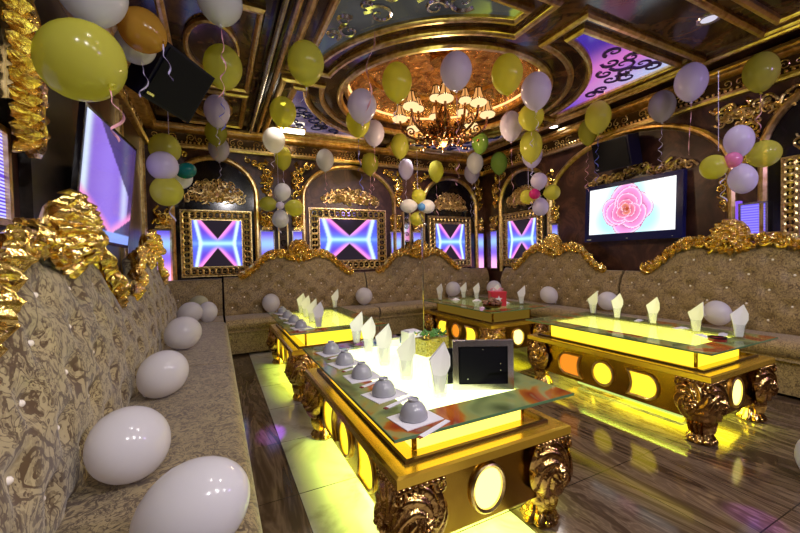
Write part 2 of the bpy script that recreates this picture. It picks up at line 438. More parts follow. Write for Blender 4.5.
# ------------------------------------------------------------------ coffered ceiling frames
def ceil_map(s, t, w): return (s, t, ZC-w)
P_MAIN = [(-.028,0),(-.028,.03),(-.012,.05),(.010,.05),(.020,.035),(.028,.03),(.028,0)]
P_THIN = [(-.018,0),(-.018,.03),(0,.04),(.018,.03),(.018,0)]
def quad_path(x0, x1, y0, y1, ra, n=22):               # rectangle whose corner next to the dome is a concave arc
    sx = 1 if abs(x1-C0[0]) < abs(x0-C0[0]) else -1     # which x side is near the dome
    sy = 1 if abs(y1-C0[1]) < abs(y0-C0[1]) else -1
    xn, xf = (x1, x0) if sx > 0 else (x0, x1); yn, yf = (y1, y0) if sy > 0 else (y0, y1)
    pA = (xn, C0[1]-sy*sqrt(ra*ra-(xn-C0[0])**2)); pB = (C0[0]-sx*sqrt(ra*ra-(yn-C0[1])**2), yn)
    aA, aB = atan2(pA[1]-C0[1], pA[0]-C0[0]), atan2(pB[1]-C0[1], pB[0]-C0[0])
    d = (aB-aA+pi) % (2*pi)-pi
    arc = [(C0[0]+ra*cos(aA+d*i/n), C0[1]+ra*sin(aA+d*i/n)) for i in range(n+1)]
    path = [(xf,yf),(xn,yf)]+arc+[(xf,yn)]
    area = sum(path[i-1][0]*path[i][1]-path[i][0]*path[i-1][1] for i in range(len(path)))
    return path if area > 0 else path[::-1]
X0, X1, Y0, Y1 = .68, 4.25, 1.95, 5.62
quads = [('near left', X0, 2.30, Y0, 3.66), ('near right', 2.62, X1, Y0, 3.66), ('far left', X0, 2.30, 3.92, Y1), ('far right', 2.62, X1, 3.92, Y1)]
def tri_fill(path, z, cx):
    c = (sum(p[0] for p in path)/len(path), sum(p[1] for p in path)/len(path))
    return path, c
def in_poly(p, poly):
    r = False
    for i in range(len(poly)):
        a, b = poly[i-1], poly[i]
        if (a[1] > p[1]) != (b[1] > p[1]) and p[0] < (b[0]-a[0])*(p[1]-a[1])/(b[1]-a[1])+a[0]: r = not r
    return r
def panel_picture(name, x0, x1, y0, y1, poly, fn, mat, parent, step=.03):
    nx, ny = int((x1-x0)/step)+1, int((y1-y0)/step)+1
    ids = {}; vs = []; cs = []; fs = []
    def vid(i, j):
        if (i,j) not in ids:
            ids[i,j] = len(vs); x, y = x0+(x1-x0)*i/(nx-1), y0+(y1-y0)*j/(ny-1)
            vs.append((x, y, ZC-.008)); cs.append(fn((x-x0)/(x1-x0), (y-y0)/(y1-y0)))
        return ids[i,j]
    for j in range(ny-1):
        for i in range(nx-1):
            c = (x0+(x1-x0)*(i+.5)/(nx-1), y0+(y1-y0)*(j+.5)/(ny-1))
            if in_poly(c, poly): fs.append((vid(i,j), vid(i,j+1), vid(i+1,j+1), vid(i+1,j)))
    me = bpy.data.meshes.new(name); me.from_pydata(vs, [], fs)
    at = me.color_attributes.new('Col', 'FLOAT_COLOR', 'POINT'); at.data.foreach_set('color', [q for c in cs for q in (*c,1)])
    me.materials.append(MATS[mat]); o = bpy.data.objects.new(name, me); COL.objects.link(o); o.parent = parent; return o
def pic_purple(u, v):
    c = lerp((.10,.03,.42), (.80,.22,.70), sstep(.25,.55,u)); c = lerp(c, (.55,.62,1), sstep(.60,.95,u)*sstep(.7,.1,v)); c = lerp(c, (.06,.03,.40), sstep(.32,.1,u)*.9)
    q = noise.noise(Vector((u*4, v*4, 5))); c = lerp(c, (.12,.06,.75), max(0,q)*.9)
    return lerp(c, (.10,.07,.70), sstep(.45,.85,v)*.85)
def pic_grey(u, v):
    q = noise.noise(Vector((u*6, v*6, 2)))
    return lerp((.03,.03,.03), (.08,.08,.075), .5+q) if q < .25 else lerp((.06,.06,.06), (.30,.36,.06), sstep(.6,.9,u))
def pic_dusk(u, v):
    q = noise.noise(Vector((u*5, v*5, 9)))
    return lerp((.07,.05,.12), (.22,.17,.28), .5+q)
def scrolls_ceiling(mb, poly, n, seed, s0=.10):
    rnd = random.Random(seed); xs = [p[0] for p in poly]; ys = [p[1] for p in poly]; k = 0; got = []
    for _ in range(4000):
        if k >= n: break
        p = (rnd.uniform(min(xs),max(xs)), rnd.uniform(min(ys),max(ys))); s = s0*rnd.uniform(.6,1.2)
        if all(in_poly((p[0]+1.5*s*cos(a), p[1]+1.5*s*sin(a)), poly) for a in (0,1.05,2.1,3.14,4.2,5.2)) and all((p[0]-g[0])**2+(p[1]-g[1])**2 > (s*1.6)**2 for g in got):
            got.append(p); k += 1
            sp = spiral(p, s, 1.3, rnd.uniform(0,6), hand=rnd.choice((-1,1)), n=16)
            mb.tube([(q[0], q[1], ZC-.012) for q in sp], [.018*(1.15-i/16) for i in range(len(sp))], 5)
for nm, x0, x1, y0, y1 in quads:
    t = trim(MB().sweep(quad_path(x0, x1, y0, y1, 1.40), P_MAIN, ceil_map), 'gold_trim', 'gilded outer frame of the %s ceiling coffer beside the dome' % nm)
    s = .14; ip = quad_path(x0+s, x1-s, y0+s, y1-s, 1.57)
    MB().sweep(ip, P_MAIN, ceil_map).build('inner_frame', 'gold_trim', t, 30)
    fn, mt, lab = {'near right': (pic_purple,'panel_image','glowing purple and pink ceiling panel with dark scrolls'), 'near left': (pic_grey,'panel_image','grey scrolled ceiling panel at the top of the photo'),
        'far left': (pic_dusk,'panel_image','dim violet ceiling panel beside the far left balloons'), 'far right': (pic_dusk,'panel_image','dim ceiling panel behind the chandelier at the far right')}[nm]
    p = thing('ceiling_panel', lab, 'ceiling panel', (0,0,0))
    panel_picture('panel_face', x0+s, x1-s, y0+s, y1-s, ip, fn, mt, p)
    m = MB(); scrolls_ceiling(m, ip, 16 if nm == 'near right' else 12, len(nm), .13 if nm == 'near right' else .10); m.build('scroll_pattern', 'scroll_purple' if nm == 'near right' else ('silver_frame' if nm == 'near left' else 'bezel'), p)
# dome rings
circ = lambda r, n=96: [(C0[0]+r*cos(2*pi*i/n), C0[1]+r*sin(2*pi*i/n)) for i in range(n)]
t = trim(MB().sweep(circ(1.20), [(-.03,-.02),(-.03,.03),(-.01,.05),(.02,.05),(.035,.02),(.035,-.02)], ceil_map), 'gold_trim', 'gilded ring around the ceiling dome')
MB().sweep(circ(1.125), [(-.02,-.12),(-.02,-.08),(.02,-.08),(.02,-.12)], ceil_map).build('inner_ring', 'gold_trim', t)
MB().sweep(circ(.92), [(-.02,-.47),(-.02,-.40),(.02,-.38),(.03,-.47)], ceil_map).build('upper_ring', 'gold_trim', t)
m = MB().sweep(circ(1.10), [(-.012,-.20),(-.012,-.18),(.012,-.18),(.012,-.20)], ceil_map)
g = thing('dome_light_strip', 'warm light strip hidden inside the rim of the ceiling dome', 'light strip'); m.build('tube', 'cove_glow', g)
# next coffer towards the viewer, and the left strip
rect = lambda x0, x1, y0, y1: [(x0,y0),(x1,y0),(x1,y1),(x0,y1)]
t = trim(MB().sweep(rect(.68, 4.25, -1.0, 1.50), P_MAIN, ceil_map), 'gold_trim', 'gilded frame of the ceiling coffer nearest the viewer')
MB().sweep(rect(.82, 4.11, -.86, 1.36), P_MAIN, ceil_map).build('inner_frame', 'gold_trim', t)
for a, b, lab in ((1.9, 2.72, 'nearest'), (2.92, 4.35, 'middle'), (4.5, 5.55, 'farthest')):
    t = trim(MB().sweep(rect(-.30, .36, a, b), P_MAIN, ceil_map), 'gold_trim', 'gilded frame of the %s small coffer left of the ceiling rail' % lab)
    n = 36; cy = (a+b)/2
    MB().sweep([(.03+.2*cos(2*pi*i/n), cy+(b-a)*.3*sin(2*pi*i/n)) for i in range(n)], P_THIN, ceil_map).build('oval_ring', 'gold_trim', t)
t = trim(MB().sweep([(.595,YF),(.595,YB)], P_THIN, ceil_map, closed=False), 'gold_trim', 'thin gilded strip running beside the ceiling rail')
t = trim(MB().sweep([(4.33,YF),(4.33,YB)], P_MAIN, ceil_map, closed=False), 'gold_trim', 'gilded border along the right edge of the ceiling')
m = MB().tube([(.49,-1.4,2.985),(.49,5.6,2.985)], .022, 10)
r = thing('ceiling_rail', 'dark round metal rail running along the left of the ceiling', 'rail'); m.build('bar', 'silver_frame', r)
m = MB()
for y in (-.5, 1.2, 2.7, 4.2, 5.4): m.box(.47,.51,y-.02,y+.02,2.99,3.05)
m.build('brackets', 'black_matte', r)
m = MB().box(.44,.455,-1.4,5.6,3.0,3.05).box(.53,.545,-1.4,5.6,3.0,3.05); m.build('channel_sides', 'black_lacquer', r, 0)

# ------------------------------------------------------------------ wall fixtures (local frame: x along the wall, -y into the room)
def hourglass(u, v):
    a, t = abs(u), abs(v)
    edge = (t-.20)*.80
    if a < edge: return (.016,.011,.018)
    d = a-edge
    c = lerp((1.0,.28,.72), (.13,.05,.62), sstep(.03,.30,d))
    if t < .20: c = lerp((.9,.35,.9), (.13,.10,.68), sstep(0,.3,a+(.2-t)))
    c = lerp(c, (.12,.30,.98), .85*math.exp(-(v/.28)**2)); c = lerp(c, (.45,.82,1.0), .9*math.exp(-(v/.09)**2))
    l = math.exp(-((a-.66-.20*t)/.07)**2); c = lerp(c, (.66,.97,1.0), l)
    if a > .74+.2*t: c = lerp(c, (.07,.12,.72), .7)
    return c
def blue_pink(u, v):
    c = lerp((1,.45,.85), (.22,.12,.75), sstep(-.75,-.1,v)); c = lerp(c, (.30,.52,1.0), math.exp(-((v-.45)/.28)**2)); return lerp(c, (.10,.08,.55), sstep(.75,1,v))
def chain_frame(w, h, t, n_r=.042):                        # ornate picture frame: two rims and a chain of rings between
    m = MB(); mp = lambda s, q, o_: (s, -o_, q)
    n_r = t*.36
    for d in (0, t): m.sweep([(-w/2-d,-h/2-d),(w/2+d,-h/2-d),(w/2+d,h/2+d),(-w/2-d,h/2+d)], [(-.008,0),(-.008,.03),(.008,.03),(.008,0)], mp)
    W, H = w+t, h+t
    def ring(x, z):
        m.tube([(x+n_r*cos(2*pi*i/12), -.026, z+n_r*sin(2*pi*i/12)) for i in range(12)], .015, 6, closed=True)
        m.ball((x, -.022, z), .014, 6, 4)
    nx, nz = max(3, round(W/(n_r*1.75))), max(3, round(H/(n_r*1.75)))
    for i in range(nx+1):
        for z in (-H/2, H/2): ring(-W/2+W*i/nx, z)
    for j in range(1, nz):
        for x in (-W/2, W/2): ring(x, -H/2+H*j/nz)
    return m
def arch_path(hw, z0, zs, rise, n=28):
    return [(-hw,z0)]+[(-hw*cos(pi*i/n), zs+rise*sin(pi*i/n)) for i in range(n+1)]+[(hw,z0)]
def fan_spots(hw, z, h, n, seed):
    rnd = random.Random(seed); sp = []
    for _ in range(3000):
        if len(sp) >= n: break
        x = rnd.uniform(-hw, hw); q = rnd.uniform(0, h)
        s = rnd.uniform(.03,.05)
        if (x/hw)**2+(q/h)**2 < .95 and all((x-a)**2+(z+q-b)**2 > (s*1.25)**2 for a, b, _c in sp): sp.append((x, z+q, s))
    return sp
def wall_panel(kind, loc, rz, hw, zs, rise, board, fil, lab):   # arched niche board + gilded arch + filigree fan
    t = thing('arched_panel', lab, 'wall panel', loc, rz, None)
    p = arch_path(hw, .90, zs, rise)
    MB().prism(p, -.03, -.001).build('back_board', board, t, 0)
    m = MB().sweep(arch_path(hw+.03, .9, zs, rise+.03)[::-1], [(-.035,0),(-.035,.05),(-.012,.075),(.012,.075),(.035,.05),(.035,0)], lambda s, q, w: (s, -w, q), closed=False)
    m.build('arch_moulding', 'gold_trim', t)
    if fil:
        zf, hf, wf, n = fil
        m = MB(); curls(m, fan_spots(wf, zf, hf, n, int(hw*100)), -.045, .008, 5, 3)
        for k in range(9):
            a = pi*(k+.5)/9; leaf(m, (0, zf+.01), (wf*.8*cos(a), zf+.01+hf*.8*sin(a)), .025, -.035, .012)
        m.build('filigree_fan', 'filigree_gold', t)
    return t
B = YB
wall_panel('a', (.03,B,0), 0, .50, 2.10, .50, 'black_lacquer', (2.03,.30,.37,70), 'black arched wall panel with gold filigree over the first far screen')
wall_panel('b', (2.0,B,0), 0, .74, 2.12, .52, 'arch_marble', (2.10,.20,.50,64), 'wide brown marble arch with gold filigree over the middle far screen')
wall_panel('c', (3.93,B,0), 0, .56, 2.10, .50, 'black_lacquer', (2.06,.30,.36,64), 'black arched wall panel with gold filigree over the third far screen')
wall_panel('d', (XR,4.73,0), -90, .52, 2.08, .52, 'black_lacquer', (2.05,.30,.36,60), 'black arched wall panel on the right wall beside the far corner')
wall_panel('e', (XR,3.02,0), -90, 1.10, 2.0, .68, 'wall_marble', None, 'wide marble arch framing the rose screen')
wall_panel('f', (XR,1.00,0), -90, .62, 2.10, .56, 'black_lacquer', (2.10,.34,.42,60), 'black arched wall panel cut off by the right edge')
def led_screen(loc, rz, w, h, t, lab):
    s = thing('led_screen', lab, 'screen', loc, rz, 'gilt framed wall screens')
    image_mesh('display', w, h, 61, 49, hourglass, 'screen_image', s, -.015)
    MB().box(-w/2-t,w/2+t,-.010,0,-h/2-t,h/2+t).build('backing', 'black_lacquer', s, 0)
    chain_frame(w, h, t).build('ornate_frame', 'filigree_gold', s)
led_screen((.035,B-.031,1.445), 0, .63, .65, .125, 'wall screen with hourglass light pattern in the first black arch on the far wall')
led_screen((1.955,B-.031,1.50), 0, .98, .67, .15, 'widest hourglass pattern screen, under the brown marble arch on the far wall')
led_screen((3.91,B-.031,1.46), 0, .66, .67, .125, 'hourglass pattern screen in the third arch, next to the far right corner')
led_screen((XR-.031,4.76,1.46), -90, .68, .67, .125, 'hourglass pattern screen on the right wall beside the far corner')
led_screen((XR-.031,.98,1.60), -90, .84, .62, .11, 'hourglass pattern screen cut off by the right edge of the photo')

def led_column(loc, rz, w, z0, z1, lab):
    t = thing('light_column', lab, 'wall light', loc, rz, 'blue and pink light columns')
    image_mesh('light_face', w, z1-z0, 3, 24, blue_pink, 'screen_image', t, -.05).location = (0,0,(z0+z1)/2)
    m = MB().box(-w/2,w/2,-.049,0,z0,z1); m.build('body', 'black_matte', t, 0)
    m = MB().sweep([(-w/2,z0),(w/2,z0),(w/2,z1),(-w/2,z1)], [(-.012,0),(-.012,.06),(.006,.06),(.006,0)], lambda s, q, o_: (s,-o_,q)); m.build('rim', 'silver_frame', t, 0)
    m = MB(); z = z1+.05
    for k in range(4):
        leaf(m, (0,z), (w*.5*sin(k*1.2-1.8), z+.20-.02*k), .04, -.03, .03)
    curls(m, [(-w*.3,z+.06,.04),(w*.3,z+.06,.04),(-w*.25,z+.19,.05),(w*.25,z+.19,.05),(0,z+.13,.045)], -.06, .012, 6, int(loc[0]*10))
    m.prism([(-w*.45,z-.03),(w*.45,z-.03),(w*.36,z+.01),(-w*.36,z+.01)], -.08, 0)
    m.build('corbel', 'gold_leaf', t)
    return t
for x, w, lab in ((-.60,.22,'left of the first far screen'), (.69,.18,'just right of the first far screen'), (1.145,.17,'left of the widest far screen'), (2.79,.19,'just right of the widest far screen'), (3.20,.15,'left of the third far screen'), (4.60,.15,'on the far wall right at the corner')):
    led_column((x,B,0), 0, w, .95, 1.62, 'blue to pink light column '+lab)
led_column((XR,5.46,0), -90, .17, .95, 1.64, 'blue to pink light column on the right wall beside the far corner')
led_column((XR,4.08,0), -90, .15, .95, 1.64, 'blue to pink light column between the right wall corner screen and the rose screen')

def mirror_pillar(x, lab):
    t = thing('mirror_pillar', lab, 'pillar', (x,B,0)); MB().box(-.065,.065,-.04,0,.9,1.98).build('mirror_face', 'mirror', t, 0)
    m = MB()
    for s in (-1,1): m.box(s*.065-.008,s*.065+.008,-.055,0,.9,1.98)
    m.build('gold_edge', 'gold_trim', t, 0)
    m = MB(); curls(m, [(0,1.2+.13*k,.035) for k in range(6)], -.045, .006, 5, 5); m.build('scroll_ornament', 'black_lacquer', t)
mirror_pillar(.92, 'mirrored pillar behind the flower of balloons with the lilac centre'); mirror_pillar(3.01, 'mirrored pillar behind the flower of balloons with the blue centre')

def spandrel(loc, rz, hand, lab, sc=1.0):
    t = thing('spandrel_ornament', lab, 'wall ornament', loc, rz, 'gold leaf ornaments between the arches')
    m = MB(); h = hand; spots = [(h*.0,.0,.055),(h*.05,.10,.05),(h*.02,.20,.055),(-h*.06,.28,.05),(-h*.15,.33,.045),(-h*.24,.36,.035),(h*.03,-.10,.04),(h*.0,-.19,.03),(-h*.03,.13,.04)]
    curls(m, [(a*sc,b*sc,c*sc) for a, b, c in spots], -.03, .013*sc, 6, int(abs(loc[0]*13+loc[1]*7)))
    for k in range(7):
        z = -.2+.085*k; leaf(m, (h*.02*sc, z*sc), ((h*.02-h*(.10 if k % 2 else -.08)-(h*.05*max(0,k-4)))*sc, (z+.10)*sc), .03*sc, -.012, .02)
    m.build('leafwork', 'gold_leaf', t)
for x, h, lab in ((.70,1,'right of the first black arch'), (1.16,-1,'left of the wide marble arch'), (2.86,1,'right of the wide marble arch'), (3.24,-1,'left of the third black arch'), (4.60,1,'between the third black arch and the far corner'), (-.58,-1,'left of the first black arch')):
    spandrel((x,B,2.28), 0, h, 'gold leaf ornament '+lab)
spandrel((XR,5.42,2.28), -90, -1, 'gold leaf ornament on the right wall by the far corner'); spandrel((XR,4.15,2.1), -90, 1, 'gold leaf ornament right of the corner arch on the right wall')
spandrel((XR,1.78,2.28), -90, 1, 'gold leaf ornament between the rose screen arch and the right-edge arch')
spandrel((XR,1.95,1.75), -90, -1, 'gold leaf ornament just right of the rose screen', .7)
t = thing('gold_swag', 'long gilded leaf swag above the rose screen', 'wall ornament', (XR,2.85,2.13), -90)
m = MB(); curls(m, [(-.6+.1*k, .04*sin(k*1.3)+.11*(1-abs(k-6)/6), .05) for k in range(13)], -.06, .011, 6, 9)
for k in range(12): leaf(m, (-.62+.1*k, .02*sin(k*1.3)), (-.50+.1*k, .07+.05*sin(k*2.1)), .028, -.04, .02); curls(m, [(-.57+.1*k, .10*(1-abs(k-6)/6)+.03*sin(k*3), .035)], -.05, .008, 5, k)
m.build('leafwork', 'filigree_gold', t)
t = thing('gold_swag', 'wide gilded leaf spray at upper right under the crown moulding', 'wall ornament', (XR,1.72,2.56), -90)
m = MB(); curls(m, [(-.25+.07*k, .05*sin(k*1.7), .05) for k in range(9)], -.04, .011, 6, 19)
for k in range(8): leaf(m, (-.27+.07*k, -.03), (-.17+.07*k, .06*sin(k*1.9)), .03, -.03, .02); curls(m, [(-.25+.07*k, -.08+.05*sin(k*2.7), .035)], -.05, .008, 5, k+40)
m.build('leafwork', 'filigree_gold', t)
# blue light box right of the rose screen
t = thing('light_box', 'blue glowing box with white rim behind the near right sofa crest', 'wall light', (XR,1.71,1.46), -90)
def blue_lines(u, v): return lerp((.10,.06,.70), (.30,.25,.95), .5+.5*sin(v*46))
image_mesh('light_face', .20, .36, 5, 60, blue_lines, 'screen_image', t, -.07)
MB().box(-.1,.1,-.069,0,-.18,.18).build('body', 'black_matte', t, 0)
MB().sweep([(-.1,-.18),(.1,-.18),(.1,.18),(-.1,.18)], [(-.01,0),(-.01,.08),(.008,.08),(.008,0)], lambda s, q, o_: (s,-o_,q)).build('rim', 'silver_frame', t, 0)
MB().box(-.15,-.108,-.05,0,-.18,.22).build('side_glow', 'panel_violet', t, 0) if 'panel_violet' in MATS else None

# ------------------------------------------------------------------ rose screen on the right wall
PET = []                                                    # petals from the heart outward: angle, offset, radius, colour
for ring, (n_, ro, ra, col) in enumerate(((2,.04,.10,(.55,.09,.04)),(2,.07,.17,(.78,.22,.16)),(3,.13,.25,(.85,.20,.32)),(3,.24,.37,(.88,.22,.48)),(3,.34,.49,(.90,.27,.60)),(4,.45,.54,(.88,.32,.70)))):
    for k in range(n_): PET.append((k*2*pi/n_+ring*1.9, ro, ra, col))
def rose(u, v):
    x, y = (u*1.76+.10)*.93, (v+.02)*.93; r = sqrt(x*x+y*y)
    c = lerp((.93,.96,1), (.42,.84,.90), sstep(1.5,.8,r+.2*sin(3*atan2(y,x))))
    if x > 1.25 or x < -1.45: c = lerp(c, (.96,.98,1), .7)
    for k, (a, ro, ra, col) in enumerate(PET):
        px, py = x-ro*cos(a), y-ro*sin(a); q = sqrt(px*px*(1+.15*sin(k*3))+py*py)/(ra*(1+.05*sin(3*atan2(py,px)+k)))
        if q < 1:
            e = 1-q
            c = lerp((1,.74,.93), col, sstep(0,.16,e)); return lerp(c, tuple(w_*.55 for w_ in col), sstep(.12,.75,e)*.9)
        if q < 1.05: return (.50,.07,.26)
    return c
t = thing('rose_screen', 'flat wall screen with dark blue bezel showing a pink rose', 'television', (XR-.06,2.88,1.715), -90)
t.rotation_euler = (radians(-3), 0, radians(-90))
MB().box(-.60,.60,-.07,0,-.375,.375).build('bezel', 'bezel', t, 0)
image_mesh('display', 1.06, .60, 121, 69, rose, 'screen_image', t, -.072).location = (0,0,.02)
MB().box(-.2,.2,0,.05,-.15,.15).build('wall_bracket', 'black_matte', t, 0)
m = MB().box(-.56,-.50,-.074,-.07,-.352,-.34).box(-.02,.0,-.074,-.07,-.352,-.345).box(.50,.505,-.074,-.07,-.352,-.347)
m.build('control_lights', 'led_tube', t, 0)
# speakers
def speaker(lab, M, w, d, h, chamfer):
    t = thing('loudspeaker', lab, 'loudspeaker'); t.matrix_world = M
    m = MB().prism_z([(-w/2,-d/2),(w/2,-d/2),(w/2,d/2-chamfer),(w/2-chamfer,d/2),(-w/2+chamfer,d/2),(-w/2,d/2-chamfer)], -h/2, h/2); m.build('cabinet', 'speaker_black', t, 0)
    m = MB().box(-w/2+.015,w/2-.015,-d/2-.012,-d/2+.002,-h/2+.015,h/2-.015); m.build('grille', 'black_matte', t, 0)
    MB().box(-w/2+.02,-w/2+.06,-d/2-.016,-d/2-.01,-h/2+.03,-h/2+.045).build('badge', 'silver_frame', t, 0)
    m = MB().tube([(0,d/2-.02,0),(0,d/2+.10,.0),(0,d/2+.10,h*.3)], .018, 8); m.build('mount_arm', 'black_matte', t)
# ceiling-hung one, angled down into the room
Mx = Matrix.Translation((-.235,2.74,2.345)) @ Matrix.Rotation(radians(38),4,'Z') @ Matrix.Rotation(radians(32),4,'X') @ Matrix.Rotation(radians(12),4,'Y')
speaker('black loudspeaker hanging in the upper left corner beside the amber balloon', Mx, .33, .27, .34, .06)
Mx = Matrix.Translation((XR-.22,2.95,2.42)) @ Matrix.Rotation(radians(-90),4,'Z') @ Matrix.Rotation(radians(14),4,'X')
speaker('black loudspeaker mounted on the right wall above the rose screen', Mx, .46, .28, .36, .06)

# tilted wall screen on the left
def left_pic(u, v):
    c = lerp((.17,.05,.52), (.33,.20,.85), .5+.5*math.exp(-((u+.1)/.5)**2))
    c = lerp(c, (.62,.66,1.0), math.exp(-((u-.60+.10*v)/.16)**2)); c = lerp(c, (.72,.85,1), math.exp(-((u+.93)/.12)**2))
    if u > .80: c = lerp(c, (.06,.03,.16), .85)
    e = -.86+.46*abs(u-.15)
    if v < e+.22: c = lerp((.95,.30,.66), c, sstep(.02,.22,v-e))
    if v < e: c = (.05,.02,.08)
    if v < -.80: c = (.27,.40,.98)
    s = v-(1.0-.75*max(0,u+.55))
    if u > -.55 and s > 0: c = lerp(c, (.05,.03,.14), .9)
    return c
t = thing('tilted_screen', 'glossy violet wall screen tilted on the left wall under the big yellow balloon', 'television', (-.60,2.97,1.69))
hd = Vector((sin(radians(7)), cos(radians(7)), -.035)).normalized(); up = Vector((0.10,0,1)); up = (up-hd*up.dot(hd)).normalized(); nv = hd.cross(up)
t.matrix_world = Matrix.Translation((-.585,2.95,1.69)) @ Matrix((( hd.x,-nv.x,up.x,0),(hd.y,-nv.y,up.y,0),(hd.z,-nv.z,up.z,0),(0,0,0,1)))
MB().box(-.41,.41,.002,.03,-.37,.37).build('bezel', 'black_lacquer', t, 0)
image_mesh('display', .78, .70, 70, 60, left_pic, 'screen_glossy', t, -.001)
MB().box(-.08,.08,.05,.16,-.08,.08).build('wall_bracket', 'black_matte', t, 0)
# left wall dressings: gilded arch, louvred light, plain pillar
t = thing('gilded_arch', 'big gilded leaf arch on the left wall at the top left corner', 'wall ornament', (XL,1.56,0), 90)
m = MB().sweep(arch_path(.62, 1.90, 2.05, .52)[::-1], [(-.05,0),(-.05,.05),(-.02,.09),(.02,.09),(.05,.05),(.05,0)], lambda s, q, w: (s,-w,q), closed=False); m.build('arch_moulding', 'gold_trim', t)
m = MB()
for k in range(16):
    a = -.5+k*.13; cx, cz = .66*cos(a), 2.05+.56*sin(a) if a > 0 else 2.05+a*.55
    curls(m, [((.60*cos(max(a,0))), cz, .075)], -.10, .017, 6, k); leaf(m, (.62*cos(max(a,0)), cz-.05), (.76*cos(max(a,0)), cz+.06), .05, -.06, .04); leaf(m, (.60*cos(max(a,0)), cz-.05), (.42*cos(max(a,0)), cz-.02), .05, -.08, .05); leaf(m, (.60*cos(max(a,0)), cz), (.46*cos(max(a,0)), cz-.12), .04, -.07, .05)
m.build('leafwork', 'gold_leaf', t)
MB().prism(arch_path(.57, 1.80, 2.05, .47), -.02, -.001).build('back_board', 'pillar_marble', t, 0)
t = thing('louvre_light', 'violet louvred light panel at the left edge', 'wall light', (XL,1.74,1.55), 90)
def slats(u, v): return (.08,.03,.60) if math.fmod(abs(v*13), 1) < .5 else (.55,.55,1)
image_mesh('light_face', .56, .36, 3, 140, slats, 'screen_image', t, -.045)
MB().box(-.28,.28,-.044,0,-.18,.18).build('body', 'black_matte', t, 0)
MB().sweep([(-.28,-.18),(.28,-.18),(.28,.18),(-.28,.18)], [(-.015,0),(-.015,.06),(.012,.06),(.012,0)], lambda s, q, o_: (s,-o_,q)).build('rim', 'gold_trim', t, 0)
t = thing('wall_pillar', 'plain dark stone pillar left of the tilted wall screen', 'pillar', (XL,2.56,0), 90)
MB().box(-.30,.30,-.045,0,.0,2.72).build('shaft', 'pillar_marble', t, 0)
MB().box(-.33,.33,-.08,0,2.66,2.72).build('cap', 'gold_trim', t, 0)
for y, lab in ((4.3,'nearest of two gilded strips on the left wall'),(5.5,'gilded strip on the left wall next to the far corner')):
    t = thing('gilded_strip', lab, 'wall ornament', (XL,y,0), 90)
    m = MB().box(-.09,-.06,-.03,0,.95,2.7).box(.06,.09,-.03,0,.95,2.7); m.build('edges', 'gold_trim', t, 0)
    m = MB(); curls(m, [(.0,1.0+.1*k,.045) for k in range(17)], -.02, .009, 5, 2); m.build('leafwork', 'filigree_gold', t)
